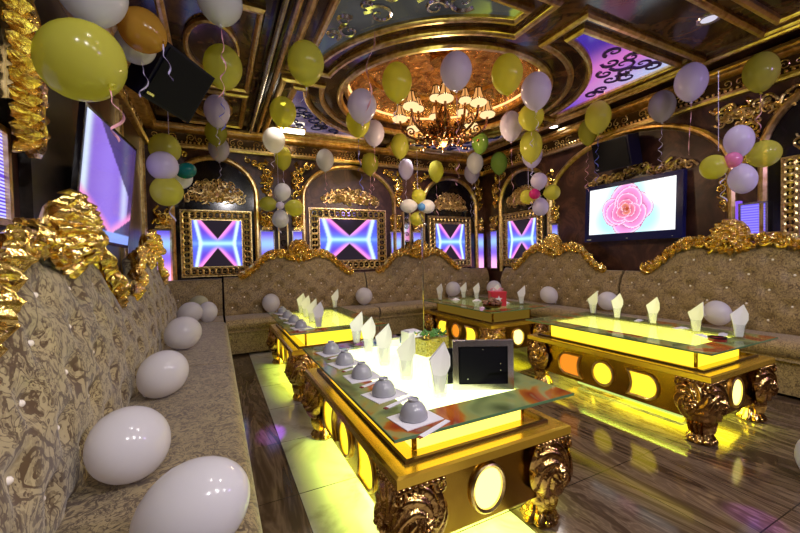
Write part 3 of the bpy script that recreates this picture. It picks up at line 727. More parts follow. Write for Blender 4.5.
# ------------------------------------------------------------------ sofas (local: x along, y=0 seat front, +y to the back)
SEAT = .46
def ztop(x, crest=True):
    if not crest: return .98
    return .97 + .30*sstep(.80, .34, abs(x))
def sofa_unit(lab, loc, rz, L, D, mats, crest=True, seed=1, group='crested sofa units around the room'):
    t = thing('sofa_unit', lab, 'sofa', loc, rz, group)
    m = MB().prism([(-L/2,.03),(L/2,.03),(L/2,.33),(-L/2,.33)], .03, D); m.build('base', mats[1], t, 0)
    # seat cushion: rounded front
    prof = [(.0,.30)]+[(.05-.055*sin(a), .39-.07*cos(a)) for a in [pi*k/10 for k in range(0,6)]]+[(.05-.055*cos(a), .39+.07*sin(a)) for a in [pi/2*k/5 for k in range(1,6)]]+[(D*.5,SEAT+.008),(D+.04,SEAT-.005),(D+.04,.30)]
    n = 2; e = .006
    vs = [(x, y, z) for x in (-L/2+e, L/2-e) for y, z in prof]; k = len(prof)
    MB().add(vs, [(i,(i+1)%k,k+(i+1)%k,k+i) for i in range(k)]+[tuple(range(k)), tuple(range(2*k-1,k-1,-1))]).build('seat', mats[1], t, 50)
    # tufted back: leaning front with diamond pits, rolled top, plain rear
    lean = .15; nx, nv = 101, 34; sx, sz = .31, .27
    def front(x, z):
        k = (z-.42)/(1.28-.42); y = D+.0+lean*k-.05*sin(pi*min(1,max(0,(z-.42)/(ztop(x,crest)-.42))))
        a, b = x/sx, (z-.56)/sz
        q = (1-cos(2*pi*a))**2/4+(1-cos(2*pi*b))**2/4; q2 = (1-cos(2*pi*(a-.5)))**2/4+(1-cos(2*pi*(b-.5)))**2/4
        return y+.026*(math.exp(-q*12)+math.exp(-q2*12))+.004*(math.exp(-abs(sin(pi*(a+b)))*9)+math.exp(-abs(sin(pi*(a-b)))*9))
    vs = []; th = .085
    for i in range(nx):
        x = -L/2+e+(L-2*e)*i/(nx-1); zt = ztop(x, crest)
        for j in range(nv):
            z = .42+(zt-.03-.42)*j/(nv-1); vs.append((x, front(x, z), z))
        yt = front(x, zt-.03)
        for a in (pi/5*1, pi/5*2, pi/5*3, pi/5*4): vs.append((x, yt+th/2-th/2*cos(a), zt-.03+.032*sin(a)))
        vs.append((x, yt+th, zt-.03)); vs.append((x, D+lean*.3+th+.02, .42))
    k = nv+6
    fs = [(i*k+j, i*k+j+1, (i+1)*k+j+1, (i+1)*k+j) for i in range(nx-1) for j in range(k-1)]+[((i)*k+k-1, i*k, (i+1)*k, (i+1)*k+k-1) for i in range(nx-1)]
    fs += [tuple(range(k)), tuple(range(nx*k-1,(nx-1)*k-1,-1))]
    MB().add(vs, fs).build('backrest', mats[0], t, 60)
    # crystal buttons in the pits
    bt = None
    for r in range(-1, 6):
        z = .56+sz*(r*.5)
        for c in range(-8, 9):
            x = sx*(c*.5)
            if (r+c) % 2 or abs(x) > L/2-.06 or z > ztop(x,crest)-.09 or z < .55: continue
            if bt is None:
                bt = MB().ball((0,0,0), .0105, 8, 5).build('button', 'crystal', t); b = bt
            else:
                b = bt.copy(); COL.objects.link(b); b.parent = t
            b.location = (x, front(x, z)-.004, z)
    if not crest: return t
    # gilded crest: leafy scrolls following the outline and a shell in the middle
    rnd = random.Random(seed)
    for s in (-1, 1):
        g = MB(); path = []
        for i in range(30):
            a = .80-.61*i/29; path.append((s*a, front(s*a, ztop(a)-.03)+.02, ztop(a)+.012))
        g.tube(path, [.018+.010*abs(sin(i*.8)) for i in range(30)], 10)
        for i in range(0, 30):
            x, y, z = path[i]; q = .032+.012*rnd.random()
            dx = path[min(i+1,29)][0]-path[max(i-1,0)][0]; dz = path[min(i+1,29)][2]-path[max(i-1,0)][2]; l = sqrt(dx*dx+dz*dz) or 1; dx, dz = dx/l, dz/l
            nx_, nz_ = (-dz*s, dx*s)
            if nz_ < 0: nx_, nz_ = -nx_, -nz_
            up_ = 1 if i % 3 else -.55
            leaf(g, (x-dx*.02, z), (x+dx*.055+nx_*.06*up_, z+dz*.055+nz_*.06*up_), q, y-.035-.01*(i%2), .028)
            if i % 2 == 0: curls(g, [(x+nx_*.022, z+nz_*.022, .032+.01*rnd.random())], y-.045, .010, 6, seed*50+i)
        # big volutes at both ends of each scroll
        for (cx, cz, r0, hd) in ((s*.79, .995, .062, s), (s*.37, 1.26, .055, -s), (s*.26, 1.285, .06, s)):
            yy = front(cx, min(cz, 1.2))-.015
            sp = spiral((cx, cz), r0, 1.7, pi*.5, hand=hd); g.tube([(q[0], yy-.012*i/len(sp), q[1]) for i, q in enumerate(sp)], [.020-.010*i/len(sp) for i in range(len(sp))], 8)
            g.ball((cx, yy-.02, cz), .016, 8, 6)
        g.build('crest_scroll', 'gold_leaf', t)
    yc = front(0, 1.25)+.015; sh = MB()
    def shell(u, v):
        a = -.35*pi+ (1.7*pi)*u; r = .165*v*(1+.035*cos(14*(a)))
        return (r*sin(a-.5*pi), yc-.03-.115*sqrt(max(0,1-v*v*.96))-.017*cos(14*a)*v-.012*sin(22*v), 1.335+r*cos(a-.5*pi))
    sh.grid(141, 18, lambda u, v: shell(u, .02+.98*v))
    sh.ball((0, yc-.145, 1.30), .036, 12, 8); sh.ball((0, yc-.01, 1.325), .135, 20, 8, (1,.3,1))
    for k in range(9):
        a = pi*(k-4)/8*1.05; leaf(sh, (.03*sin(a), 1.225+.01*cos(a)), (.21*sin(a), 1.215-.075*cos(a*.9)+.04*abs(sin(a))), .035, yc-.05, .03)
    curls(sh, [(.06,1.235,.04),(-.06,1.235,.04),(.15,1.25,.05),(-.15,1.25,.05)], yc-.07, .013, 6, seed)
    sh.build('crest_shell', 'gold_leaf', t, 50)
    return t
near, far = ('damask_near','damask_seat'), ('damask_far','damask_far')
sofa_unit('patterned sofa unit with gilded crest, nearest on the left wall', (.095,1.96,0), 90, 2.06, .52, near, seed=1)
sofa_unit('patterned sofa unit with gilded crest, second along the left wall', (.095,4.02,0), 90, 2.06, .52, near, seed=2)
sofa_unit('sofa unit with gilded crest on the far wall behind the far left table', (1.115,5.04,0), 0, 2.06, .50, far, seed=3)
sofa_unit('sofa unit with gilded crest on the far wall between the middle and third arches', (3.185,5.04,0), 0, 2.06, .50, far, seed=4)
sofa_unit('sofa unit with gilded crest on the right wall left of the rose screen', (4.03,3.95,0), -90, 2.10, .36, far, seed=5)
sofa_unit('sofa unit with gilded crest on the right wall behind the near right table', (4.03,1.83,0), -90, 2.10, .36, far, seed=6)
# plain corner units
def corner(lab, loc, rz, mats, w, d):
    t = thing('corner_sofa_unit', lab, 'sofa', loc, rz, 'low corner sofa units')
    MB().box(-w/2, w/2, .02, d, .03, .33).build('base', mats[1], t, 0)
    MB().box(-w/2+.004, w/2-.004, 0, d, .335, SEAT).build('seat', mats[1], t, 0)
    m = MB(); k = 30
    def fr(u, v):
        x = -w/2+.004+(w-.008)*u; z = .44+.50*v; q = abs(sin(pi*(x/.31+(z-.56)/.27)))*abs(sin(pi*(x/.31-(z-.56)/.27)))
        return (x, d-.06+.05*v-.03*sin(pi*v)-.018*min(1,q*3)**.7, z)
    m.grid(k, 20, fr)
    m.box(-w/2+.004, w/2-.004, d+.0, d+.12, .34, .955)
    m.grid(k, 3, lambda u, v: (-w/2+.004+(w-.008)*u, d-.01+.10*v, .94+.018*sin(pi*(v*.6+.2))))
    m.build('backrest', mats[0], t, 60)
    for x in (-.16, .16): MB().ball((x, d-.07, .70), .009, 8, 5).build('button', 'crystal', t)
    return t
corner('low plain sofa corner at the far end of the left wall', (-.29,5.075,0), 0, far, .72, .58)
corner('low plain sofa corner under the third arch beside the far right corner', (4.44,5.075,0), 0, far, .42, .58)

# ------------------------------------------------------------------ tables
W, LN = .83, 1.43
def d_shape(w, h, hand, n=10):            # window rounded on one side, scooped on the other
    p = []
    for i in range(n+1):
        a = pi/2-pi*i/n; p.append((hand*(w*.5-h*.42+h*.42*cos(a)), h*.5*sin(a)))
    q = [(hand*(-w*.5+.16*h*(1-(abs(j)/5)**2)), -h*.5+h*(j+5)/10) for j in range(-5,6)]
    return p+q
def ellipse(rx, rz_, n=28): return [(rx*cos(2*pi*i/n), rz_*sin(2*pi*i/n)) for i in range(n)]
def lion_leg(seed):
    m = MB(); rnd = random.Random(seed)
    prof = [(.066,0),(.072,.012),(.066,.03),(.050,.055),(.040,.08),(.040,.105),(.052,.14),(.074,.18),(.095,.225),(.106,.275),(.104,.32),(.09,.355),(.075,.38),(.086,.392),(.084,.40)]
    pr = []
    for i in range(len(prof)-1):
        for k in range(3): pr.append(tuple(a+(b-a)*k/3 for a, b in zip(prof[i], prof[i+1])))
    pr.append(prof[-1])
    def mod(a, k, z):
        if z < .10: return 1+.20*abs(sin(a*3.5))*(1-z/.14)
        s = a*5+18*z
        return 1+.10*sin(s)*min(1,(z-.10)*12)+.06*sin(11*a-30*z)
    m.lathe(pr, 72, (0,0,0), mod)
    for s in range(5):                    # claws
        a = -pi/4+(s-2)*.5; m.ball((.068*cos(a), .068*sin(a), .017), .018, 8, 6, (1.25,1.0,1.0))
        m.tube([(.066*cos(a), .066*sin(a), .025),(.050*cos(a), .050*sin(a), .06),(.042*cos(a), .042*sin(a), .11)], [.016,.013,.008], 6)
    for f in (0, -pi/2):                  # a big curled acanthus rosette on each outer face
        t = MB(); cz = .265; R = .118
        def dome(u, v, cx=0, cz_=cz, R_=R, tw=8.5, hand=1, y0=-.045, hgt=.075):
            a = 2*pi*u; q = .03+.97*v
            rib = abs(sin(3.5*a+hand*tw*q)); rr = R_*q*(1+.10*(rib-.5)*q)
            return (cx+rr*sin(a), y0-hgt*sqrt(max(0,1-q*q*.98))-.020*rib*(.35+.65*q)*(1-.3*q), cz_+rr*cos(a)*1.12)
        t.grid(113, 16, dome)
        t.grid(57, 10, lambda u, v: dome(u, v, 0, cz-.012, .052, 6, -1, -.095, .035))
        t.ball((0,-.135,cz-.012), .014, 10, 8)
        for k in range(5): leaf(t, ((k-2)*.024, .185-.006*abs(k-2)), ((k-2)*.020, .055), .020, -.060+.008*abs(k-2), .018, 8)
        for k in range(9): t.ball(((k-4)*.023, -.088, .390), .012, 8, 6)
        for s in (-1, 1):
            sp = spiral((s*.085,.368), .030, 1.4, pi*.5, hand=s, n=20); t.tube([(q[0], -.085, q[1]) for q in sp], [.010-.005*i_/20 for i_ in range(len(sp))], 8)
        t.xf(Matrix.Rotation(f+pi/2, 4, 'Z')); m.add(t.v, t.f)
    return m
LEG = {}
def table(lab, loc, lit, orange=(), flip=False):
    t = thing('glass_top_table', lab, 'table', loc, 0, 'gold tables with lit glass tops')
    x, y = W/2, LN/2; ax, ay, z0, z1 = x-.055, y-.055, .135, .405
    m = MB()
    for s in (-1,1):
        m.box(s*ax-.012, s*ax+.012, -ay, ay, z0, z1); m.box(-ax, ax, s*ay-.012, s*ay+.012, z0, z1)
    m.build('apron', 'gold_lacquer', t, 0)
    mp = lambda s, q, w: (s, q, w)
    m = MB().sweep([(-x,-y),(x,-y),(x,y),(-x,y)], [(-.0,.400),(-.012,.405),(-.012,.437),(0,.443),(.14,.443),(.14,.400)], mp)
    m.build('shelf_rim', 'gold_shelf', t, 0)
    m = MB().sweep([(-x+.06,-y+.06),(x-.06,-y+.06),(x-.06,y-.06),(-x+.06,y-.06)], [(-.006,.443),(-.006,.455),(.006,.457),(.010,.443)], mp)
    m.build('raised_moulding', 'dark_moulding', t, 0)
    bx, by = x-.135, y-.135
    st, ss = {'full': ('light_top','light_side'), 'mid': ('light_top_mid','light_side_mid'), 'dim': ('light_top_dim','light_side_dim')}[lit]
    b = MB()
    for s in (-1,1):
        b.box(s*bx-.004, s*bx+.004, -by, by, .445, .571); b.box(-bx, bx, s*by-.004, s*by+.004, .445, .571)
    b = b.build('light_box', ss, t, 0)
    MB().box(-bx+.004,bx-.004,-by+.004,by-.004,.560,.570).build('diffuser', st, b, 0)
    for sx_ in (-1,1):
        for sy_ in (-1,1): MB().box(sx_*bx-.008,sx_*bx+.008,sy_*by-.008,sy_*by+.008,.445,.574).build('corner_post', 'gold_lacquer', b, 0)
    g = .022
    gt = MB().box(-bx+.01, bx-.01, -by+.01, by-.01, .575, .585).build('glass_top', 'table_glass', t, 0)
    fr = MB().sweep([(-x-g+.004,-y-g+.004),(x+g-.004,-y-g+.004),(x+g-.004,y+g-.004),(-x-g+.004,y+g-.004)], [(0,.575),(0,.585),(.135+g-.0,.585),(.135+g-.0,.575)], mp).build('glass_border', 'art_glass', gt, 0); fr['label'] = 'coloured green and orange glass border'
    MB().sweep([(-x-g,-y-g),(x+g,-y-g),(x+g,y+g),(-x-g,y+g)], [(0,.575),(0,.585),(.0035,.585),(.0035,.575)], mp).build('polished_edge', 'glass_edge', gt, 0)
    # lit windows: scooped D, disc, scooped D on the long sides; one disc on the short sides
    def window(poly, kind, M, nm):
        h = MB().prism(poly, -.004, .004).xf(M).build('light_window', kind, t, 0)
        r = MB().sweep(poly, [(-.010,0),(-.010,.012),(-.002,.018),(.008,.012),(.008,0)], lambda s, q, w: (s,-w,q)).xf(M).build('window_rim', 'gold_trim', h)
        h['label'] = 'glowing %s window' % ('orange' if kind == 'lamp_orange' else 'yellow')
    zc = .262
    for s, a in ((-1,-pi/2),(1,pi/2)):      # long sides
        for k, yy in enumerate((-.30, 0, .30)):
            poly = ellipse(.082,.088) if k == 1 else d_shape(.21,.175, -1 if (k == 0) == (s < 0) else 1)
            # local x of the window runs along world y
            ori = Matrix.Translation((s*(ax+.013), (-yy if s < 0 else yy), zc)) @ Matrix.Rotation(a, 4, 'Z')
            key = (s, -yy if s < 0 else yy)
            if k != 1: poly = d_shape(.21,.175, 1 if k == 2 else -1)
            window(poly, 'lamp_orange' if (s, k) in orange else 'lamp_yellow', ori, '')
    for s, a in ((-1,0),(1,pi)):
        window(ellipse(.078,.092), 'lamp_pale', Matrix.Translation((0, s*(ay+.013), zc)) @ Matrix.Rotation(a,4,'Z'), '')
    for k, (sx_, sy_) in enumerate(((1,-1),(1,1),(-1,1),(-1,-1))):
        if 'leg' not in LEG:
            lg = lion_leg(3).build('leg', 'bronze', t, 40); LEG['leg'] = lg
        else:
            lg = LEG['leg'].copy(); COL.objects.link(lg); lg.parent = t
        lg.location = (sx_*(x-.085), sy_*(y-.085), 0); lg.rotation_euler = (0,0,pi/2*k)
    # glowing rope light lying under the table
    yy = y-.30
    m = MB().tube([(-.12,-yy,.03),(.06,-yy,.03),(.11,-yy+.04,.03),(.12,-yy+.12,.03),(.12,yy,.03),(-.12,yy,.03)], .012, 8, closed=True); m.build('rope_light', 'floor_glow', t)
    return t
T1 = table('near left gold table with lit glass top, grey bowls and folded napkins', (.955,1.855,0), 'full')
T2 = table('far left gold table with lit glass top, in front of the far sofa', (.965,3.86,0), 'mid')
T3 = table('near right gold table with lit glass top, in front of the rose screen', (3.04,1.88,0), 'mid', orange=((-1,0),))
T4 = table('far right gold table with unlit dark box, holding the red gift', (3.05,3.86,0), 'dim', orange=((-1,1),))

# ------------------------------------------------------------------ things on the tables
ZG = .585
def on(z=0): return ZG+z
# upturned bowls on folded paper with chopsticks
def bowl_mesh(): return MB().lathe([(.050,.0),(.054,.004),(.053,.016),(.047,.036),(.036,.053),(.024,.062),(.020,.064),(.021,.072),(.019,.074),(.017,.069),(.003,.066)], 28)
def bowls(X, Ys, tname, ords):
    for k, Y in enumerate(Ys):
        z = on(.0045)
        p = thing('paper_mat', 'white folded paper under the %s upturned bowl of the %s table' % (ords[k], tname), 'paper', (X+.005,Y,on(.0005)), 8+7*sin(k*2.3), 'paper mats under the bowls')
        MB().prism_z([(-.085,-.07),(.085,-.07),(.085,.07),(-.085,.07)], 0, .0015).build('sheet', 'paper', p, 0)
        MB().prism_z([(-.085,-.07),(.06,-.07),(.02,.068),(-.085,.068)], .0016, .0035).build('folded_flap', 'paper', p, 0)
        b = thing('upturned_bowl', 'grey upturned bowl, %s on the %s table' % (ords[k], tname), 'bowl', (X,Y,z), 0, 'grey upturned bowls')
        if 'bowl' not in LEG: LEG['bowl'] = bowl_mesh().build('bowl_body', 'grey_ceramic', b)
        else:
            o = LEG['bowl'].copy(); COL.objects.link(o); o.parent = b
        c = thing('chopsticks', 'paper-sleeved chopsticks beside the %s bowl of the %s table' % (ords[k], tname), 'chopsticks', (X+.055,Y-.098,on(.001)), 22, 'chopsticks beside the bowls')
        MB().box(-.11,.05,-.010,.010,0,.003).build('paper_sleeve', 'paper', c, 0)
        MB().box(-.125,-.11,-.008,-.002,0,.003).box(-.125,-.11,.002,.008,0,.003).build('stick_ends', 'dark_red', c, 0)
bowls(.655, [1.235,1.515,1.795,2.075,2.36], 'near left', ['nearest','second','middle','fourth','farthest'])
bowls(.665, [3.37,3.70,4.05,4.40], 'far left', ['nearest','second','third','farthest'])
# tumblers with folded napkins
def tumbler(X, Y, rz, lab_t, lab_n, k):
    t = thing('tumbler', lab_t, 'glass', (X,Y,on(.0005)), 0, 'clear tumblers holding napkins')
    if 'tum' not in LEG:
        LEG['tum'] = MB().lathe([(.003,0),(.029,0),(.031,.01),(.035,.10),(.033,.10),(.0295,.013),(.003,.011)], 24, cap=False).build('glass_body', 'tumbler_glass', t)
        m = MB().tube([(.033,0,.025),(.052,0,.035),(.056,0,.055),(.050,0,.078),(.034,0,.085)], .004, 8); LEG['han'] = m.build('handle', 'tumbler_glass', t)
    else:
        for q in ('tum','han'):
            o = LEG[q].copy(); COL.objects.link(o); o.parent = t
    t.rotation_euler = (0,0,radians(rz+140))
    n = thing('folded_napkin', lab_n, 'napkin', (X,Y,on(.014)), rz, 'white folded napkins standing in tumblers')
    key = 'nap%d' % (k%3)
    if key not in LEG:
        tip = (-.006,.012,.0)[k%3]; m = MB()
        out = [(-.020,0),(.020,0),(.030,.080),(.046,.120),(.046,.168+tip),(.030+tip,.222),(-.048,.148-tip),(-.032,.080)]
        nn = len(out)
        def yb(x): return .010-.35*abs(x)
        vs = [(x, yb(x)-.006, z) for x, z in out]+[(x, yb(x)+.010, z) for x, z in out]+[(0,yb(0)-.010,.09),(0,yb(0)+.016,.09)]
        fs = []
        for i in range(nn):
            j = (i+1)%nn; fs += [(i,j,2*nn),(nn+j,nn+i,2*nn+1),(i,nn+i,nn+j,j)]
        m.add(vs, fs); LEG[key] = m.build('cloth', 'napkin_cloth', n, 20)
    else:
        o = LEG[key].copy(); COL.objects.link(o); o.parent = n
def tumblers(spots, tname, ords):
    for k, (X, Y, rz) in enumerate(spots):
        tumbler(X, Y, rz, 'clear tumbler, %s on the %s table' % (ords[k], tname), 'white folded napkin in the %s tumbler of the %s table' % (ords[k], tname), k)
tumblers([(.865,1.38,-12),(.845,1.66,-35),(.85,1.95,-25),(.865,2.23,-20),(.88,2.50,-15)], 'near left', ['nearest','second','middle','fourth','farthest'])
tumblers([(.80,3.27,-10),(.815,3.58,-20),(.83,3.92,-15),(.845,4.22,-20),(1.30,4.46,10)], 'far left', ['nearest','second','third','fourth','far corner'])
tumblers([(3.215,1.255,-55),(3.19,1.50,-80),(3.27,1.85,-62),(3.30,2.18,-45),(3.36,2.47,-70)], 'near right', ['nearest','second','middle','fourth','farthest'])
tumblers([(2.76,4.36,-70),(3.16,4.36,-60),(3.22,4.14,-60),(3.33,3.85,-60),(3.34,3.42,-50)], 'far right', ['far left corner','far edge','second from the far edge','middle','nearest'])
# tissue box, white boxes, song screens
t = thing('tissue_box', 'gold mosaic tissue box with green leafy trim on the near left table', 'tissue box', (1.215,2.03,on(.0005)), 12)
MB().box(-.095,.095,-.06,.06,0,.10).build('box_body', 'tissue_mosaic', t, 0)
m = MB(); rnd = random.Random(4)
for k in range(60):
    a = rnd.uniform(0,6.28); x, y = rnd.uniform(-.09,.09), rnd.uniform(-.055,.055); d = MB(); leaf(d, (0,0), (.03,.012), .008, 0, .006, 3); d.xf(Matrix.Translation((x,y,.105+rnd.uniform(0,.02))) @ Matrix.Rotation(a,4,'Z') @ Matrix.Rotation(rnd.uniform(-.6,.2),4,'Y')); m.add(d.v, d.f)
m.build('leaf_trim', 'green_leaf', t, 0)
m = MB()
for k in range(24): m.ball((rnd.uniform(-.09,.09), rnd.uniform(-.055,.055), .112+rnd.uniform(0,.012)), .009, 6, 5)
m.build('gold_beads', 'gold_leaf', t)
t = thing('white_box', 'white carton behind the mosaic tissue box on the near left table', 'box', (1.20,2.27,on(.0005)), 5)
MB().box(-.055,.055,-.05,.05,0,.10).build('carton', 'paper', t, 0); MB().box(-.04,.04,-.035,.035,.1,.108).build('lid', 'paper', t, 0)
t = thing('white_box', 'low white box beside the farthest napkin of the near left table', 'box', (1.06,2.36,on(.0005)), -5)
MB().box(-.07,.07,-.045,.045,0,.045).build('carton', 'paper', t, 0); MB().box(-.072,.072,-.047,.047,.046,.058).build('lid', 'silver_frame', t, 0)
t = thing('song_screen', 'touch screen seen from behind, silver rim and black back plate, on the near left table', 'screen', (1.085,1.36,on(.0005)), -28)
wq, hq = .275, .225
m = MB().sweep([(-wq/2,.0),(wq/2,.0),(wq/2,hq),(-wq/2,hq)], [(0,-.012),(0,.016),(.026,.016),(.026,-.012)], lambda s, q, o_: (s,-o_,q)); m.build('frame', 'silver_frame', t, 0)
MB().prism([(-wq/2+.024,.024),(wq/2-.024,.024),(wq/2-.024,hq-.024),(-wq/2+.024,hq-.024)], 0, .008).build('screen_glass', 'black_matte', t, 0)
MB().prism([(-.105,.03),(-.02,.03),(.03,.075),(.108,.08),(.108,hq-.03),(-.105,hq-.03)], -.012, -.001).build('back_plate', 'black_matte', t, 0)
for x, z in ((0,hq-.04),(.08,.12),(.08,.09),(-.07,.05)): MB().ball((x,-.013,z), .003, 8, 5).build('screw', 'chrome', t)
MB().prism([(-.05,0),(.05,0),(.03,.05),(-.03,.05)], .009, .06).build('stand', 'black_matte', t, 0)
t = thing('menu_holder', 'small black menu holder between the nearest napkin and the touch screen', 'menu holder', (.985,1.50,on(.0005)), -20)
MB().prism([(-.035,.05),(.035,.05),(.035,.17),(-.035,.17)], -.004, .004).build('board', 'black_matte', t, 0)
MB().prism([(-.012,.0),(.025,.0),(.025,.055),(-.012,.055)], -.010, .010).build('foot', 'black_matte', t, 0)
# far right table: gift, dried flowers; near right: ashtray, papers
t = thing('gift_box', 'red gift box with white star on the far right table', 'gift box', (3.03,3.50,on(.0005)), -25)
MB().box(-.09,.09,-.07,.07,0,.15).build('box_body', 'red_gift', t, 0); MB().box(-.095,.095,-.075,.075,.15,.175).build('lid', 'red_gift', t, 0)
st = [( (.045 if k%2 == 0 else .02)*sin(pi*k/5), .085+(.045 if k%2 == 0 else .02)*cos(pi*k/5)) for k in range(10)]
MB().prism(st, -.0735, -.0705).build('star', 'paper', t, 0)
m = MB()
for s in (-1,1): m.tube([(0,0,.176),(s*.04,0,.215),(s*.075,.01,.20),(s*.05,.02,.178),(0,0,.178)], .009, 6)
m.build('bow', 'ribbon_pink', t)
t = thing('dried_flower_bowl', 'mound of dried brown and pink flowers left of the red gift box', 'dried flowers', (2.83,3.36,on(.0005)), 0)
MB().lathe([(.07,0),(.10,.02),(.115,.04),(.105,.042),(.09,.025),(.02,.015)], 24).build('dish', 'bronze', t)
m = MB()
for k in range(46):
    a, r = rnd.uniform(0,6.28), .10*sqrt(rnd.random()); m.ball((r*cos(a), r*sin(a), .05+.05*(1-r/.1)+rnd.uniform(0,.02)), rnd.uniform(.016,.028), 8, 6, (1,1,.7))
m.build('flower_heads', 'dried_petals', t)
t = thing('ashtray', 'round dark red ashtray on the near corner of the near right table', 'ashtray', (3.03,1.30,on(.0005)), 0)
MB().lathe([(.046,0),(.050,.004),(.050,.020)], 28, cap=False).lathe([(.050,.0),(.052,.02),(.044,.022),(.040,.008),(.002,.006)], 28).build('dish', 'dark_red', t)
MB().lathe([(.0525,.018),(.053,.026),(.043,.026),(.042,.019)], 28, cap=False).build('rim', 'black_matte', t)
for k, (x, y, r, tab) in enumerate(((3.27,1.37,20,'beside the nearest napkin'),(3.28,1.64,-30,'between the second and middle napkins'),(3.36,2.02,15,'between the middle and fourth napkins'),(3.10,1.42,60,'behind the ashtray'))):
    t = thing('paper_packet', 'crumpled clear-white packet %s of the near right table' % tab, 'packet', (x,y,on(.0005)), r, 'packets on the near right table')
    MB().grid(9,6, lambda u, v: (-.05+.1*u, -.025+.05*v, .012*sin(pi*u)*sin(pi*v)+.004*sin(u*17+v*9)**2+.0005)).build('wrapper', 'paper', t, 0); MB().box(-.06,-.05,-.02,.02,0,.003).build('seal', 'ribbon_lilac', t, 0)
for k, (x, y, r, tab) in enumerate(((2.95,4.25,20,'near its far edge'),(3.1,3.98,-30,'behind the red gift box'),(3.24,3.60,15,'right of the red gift box'))):
    t = thing('paper_packet', 'crumpled white packet on the far right table %s' % tab, 'packet', (x,y,on(.0005)), r, 'packets on the far right table')
    MB().grid(9,6, lambda u, v: (-.06+.12*u, -.04+.08*v, .03*sin(pi*u)*sin(pi*v)+.008*sin(u*17+v*9)**2+.0005)).build('wrapper', 'paper', t, 0)
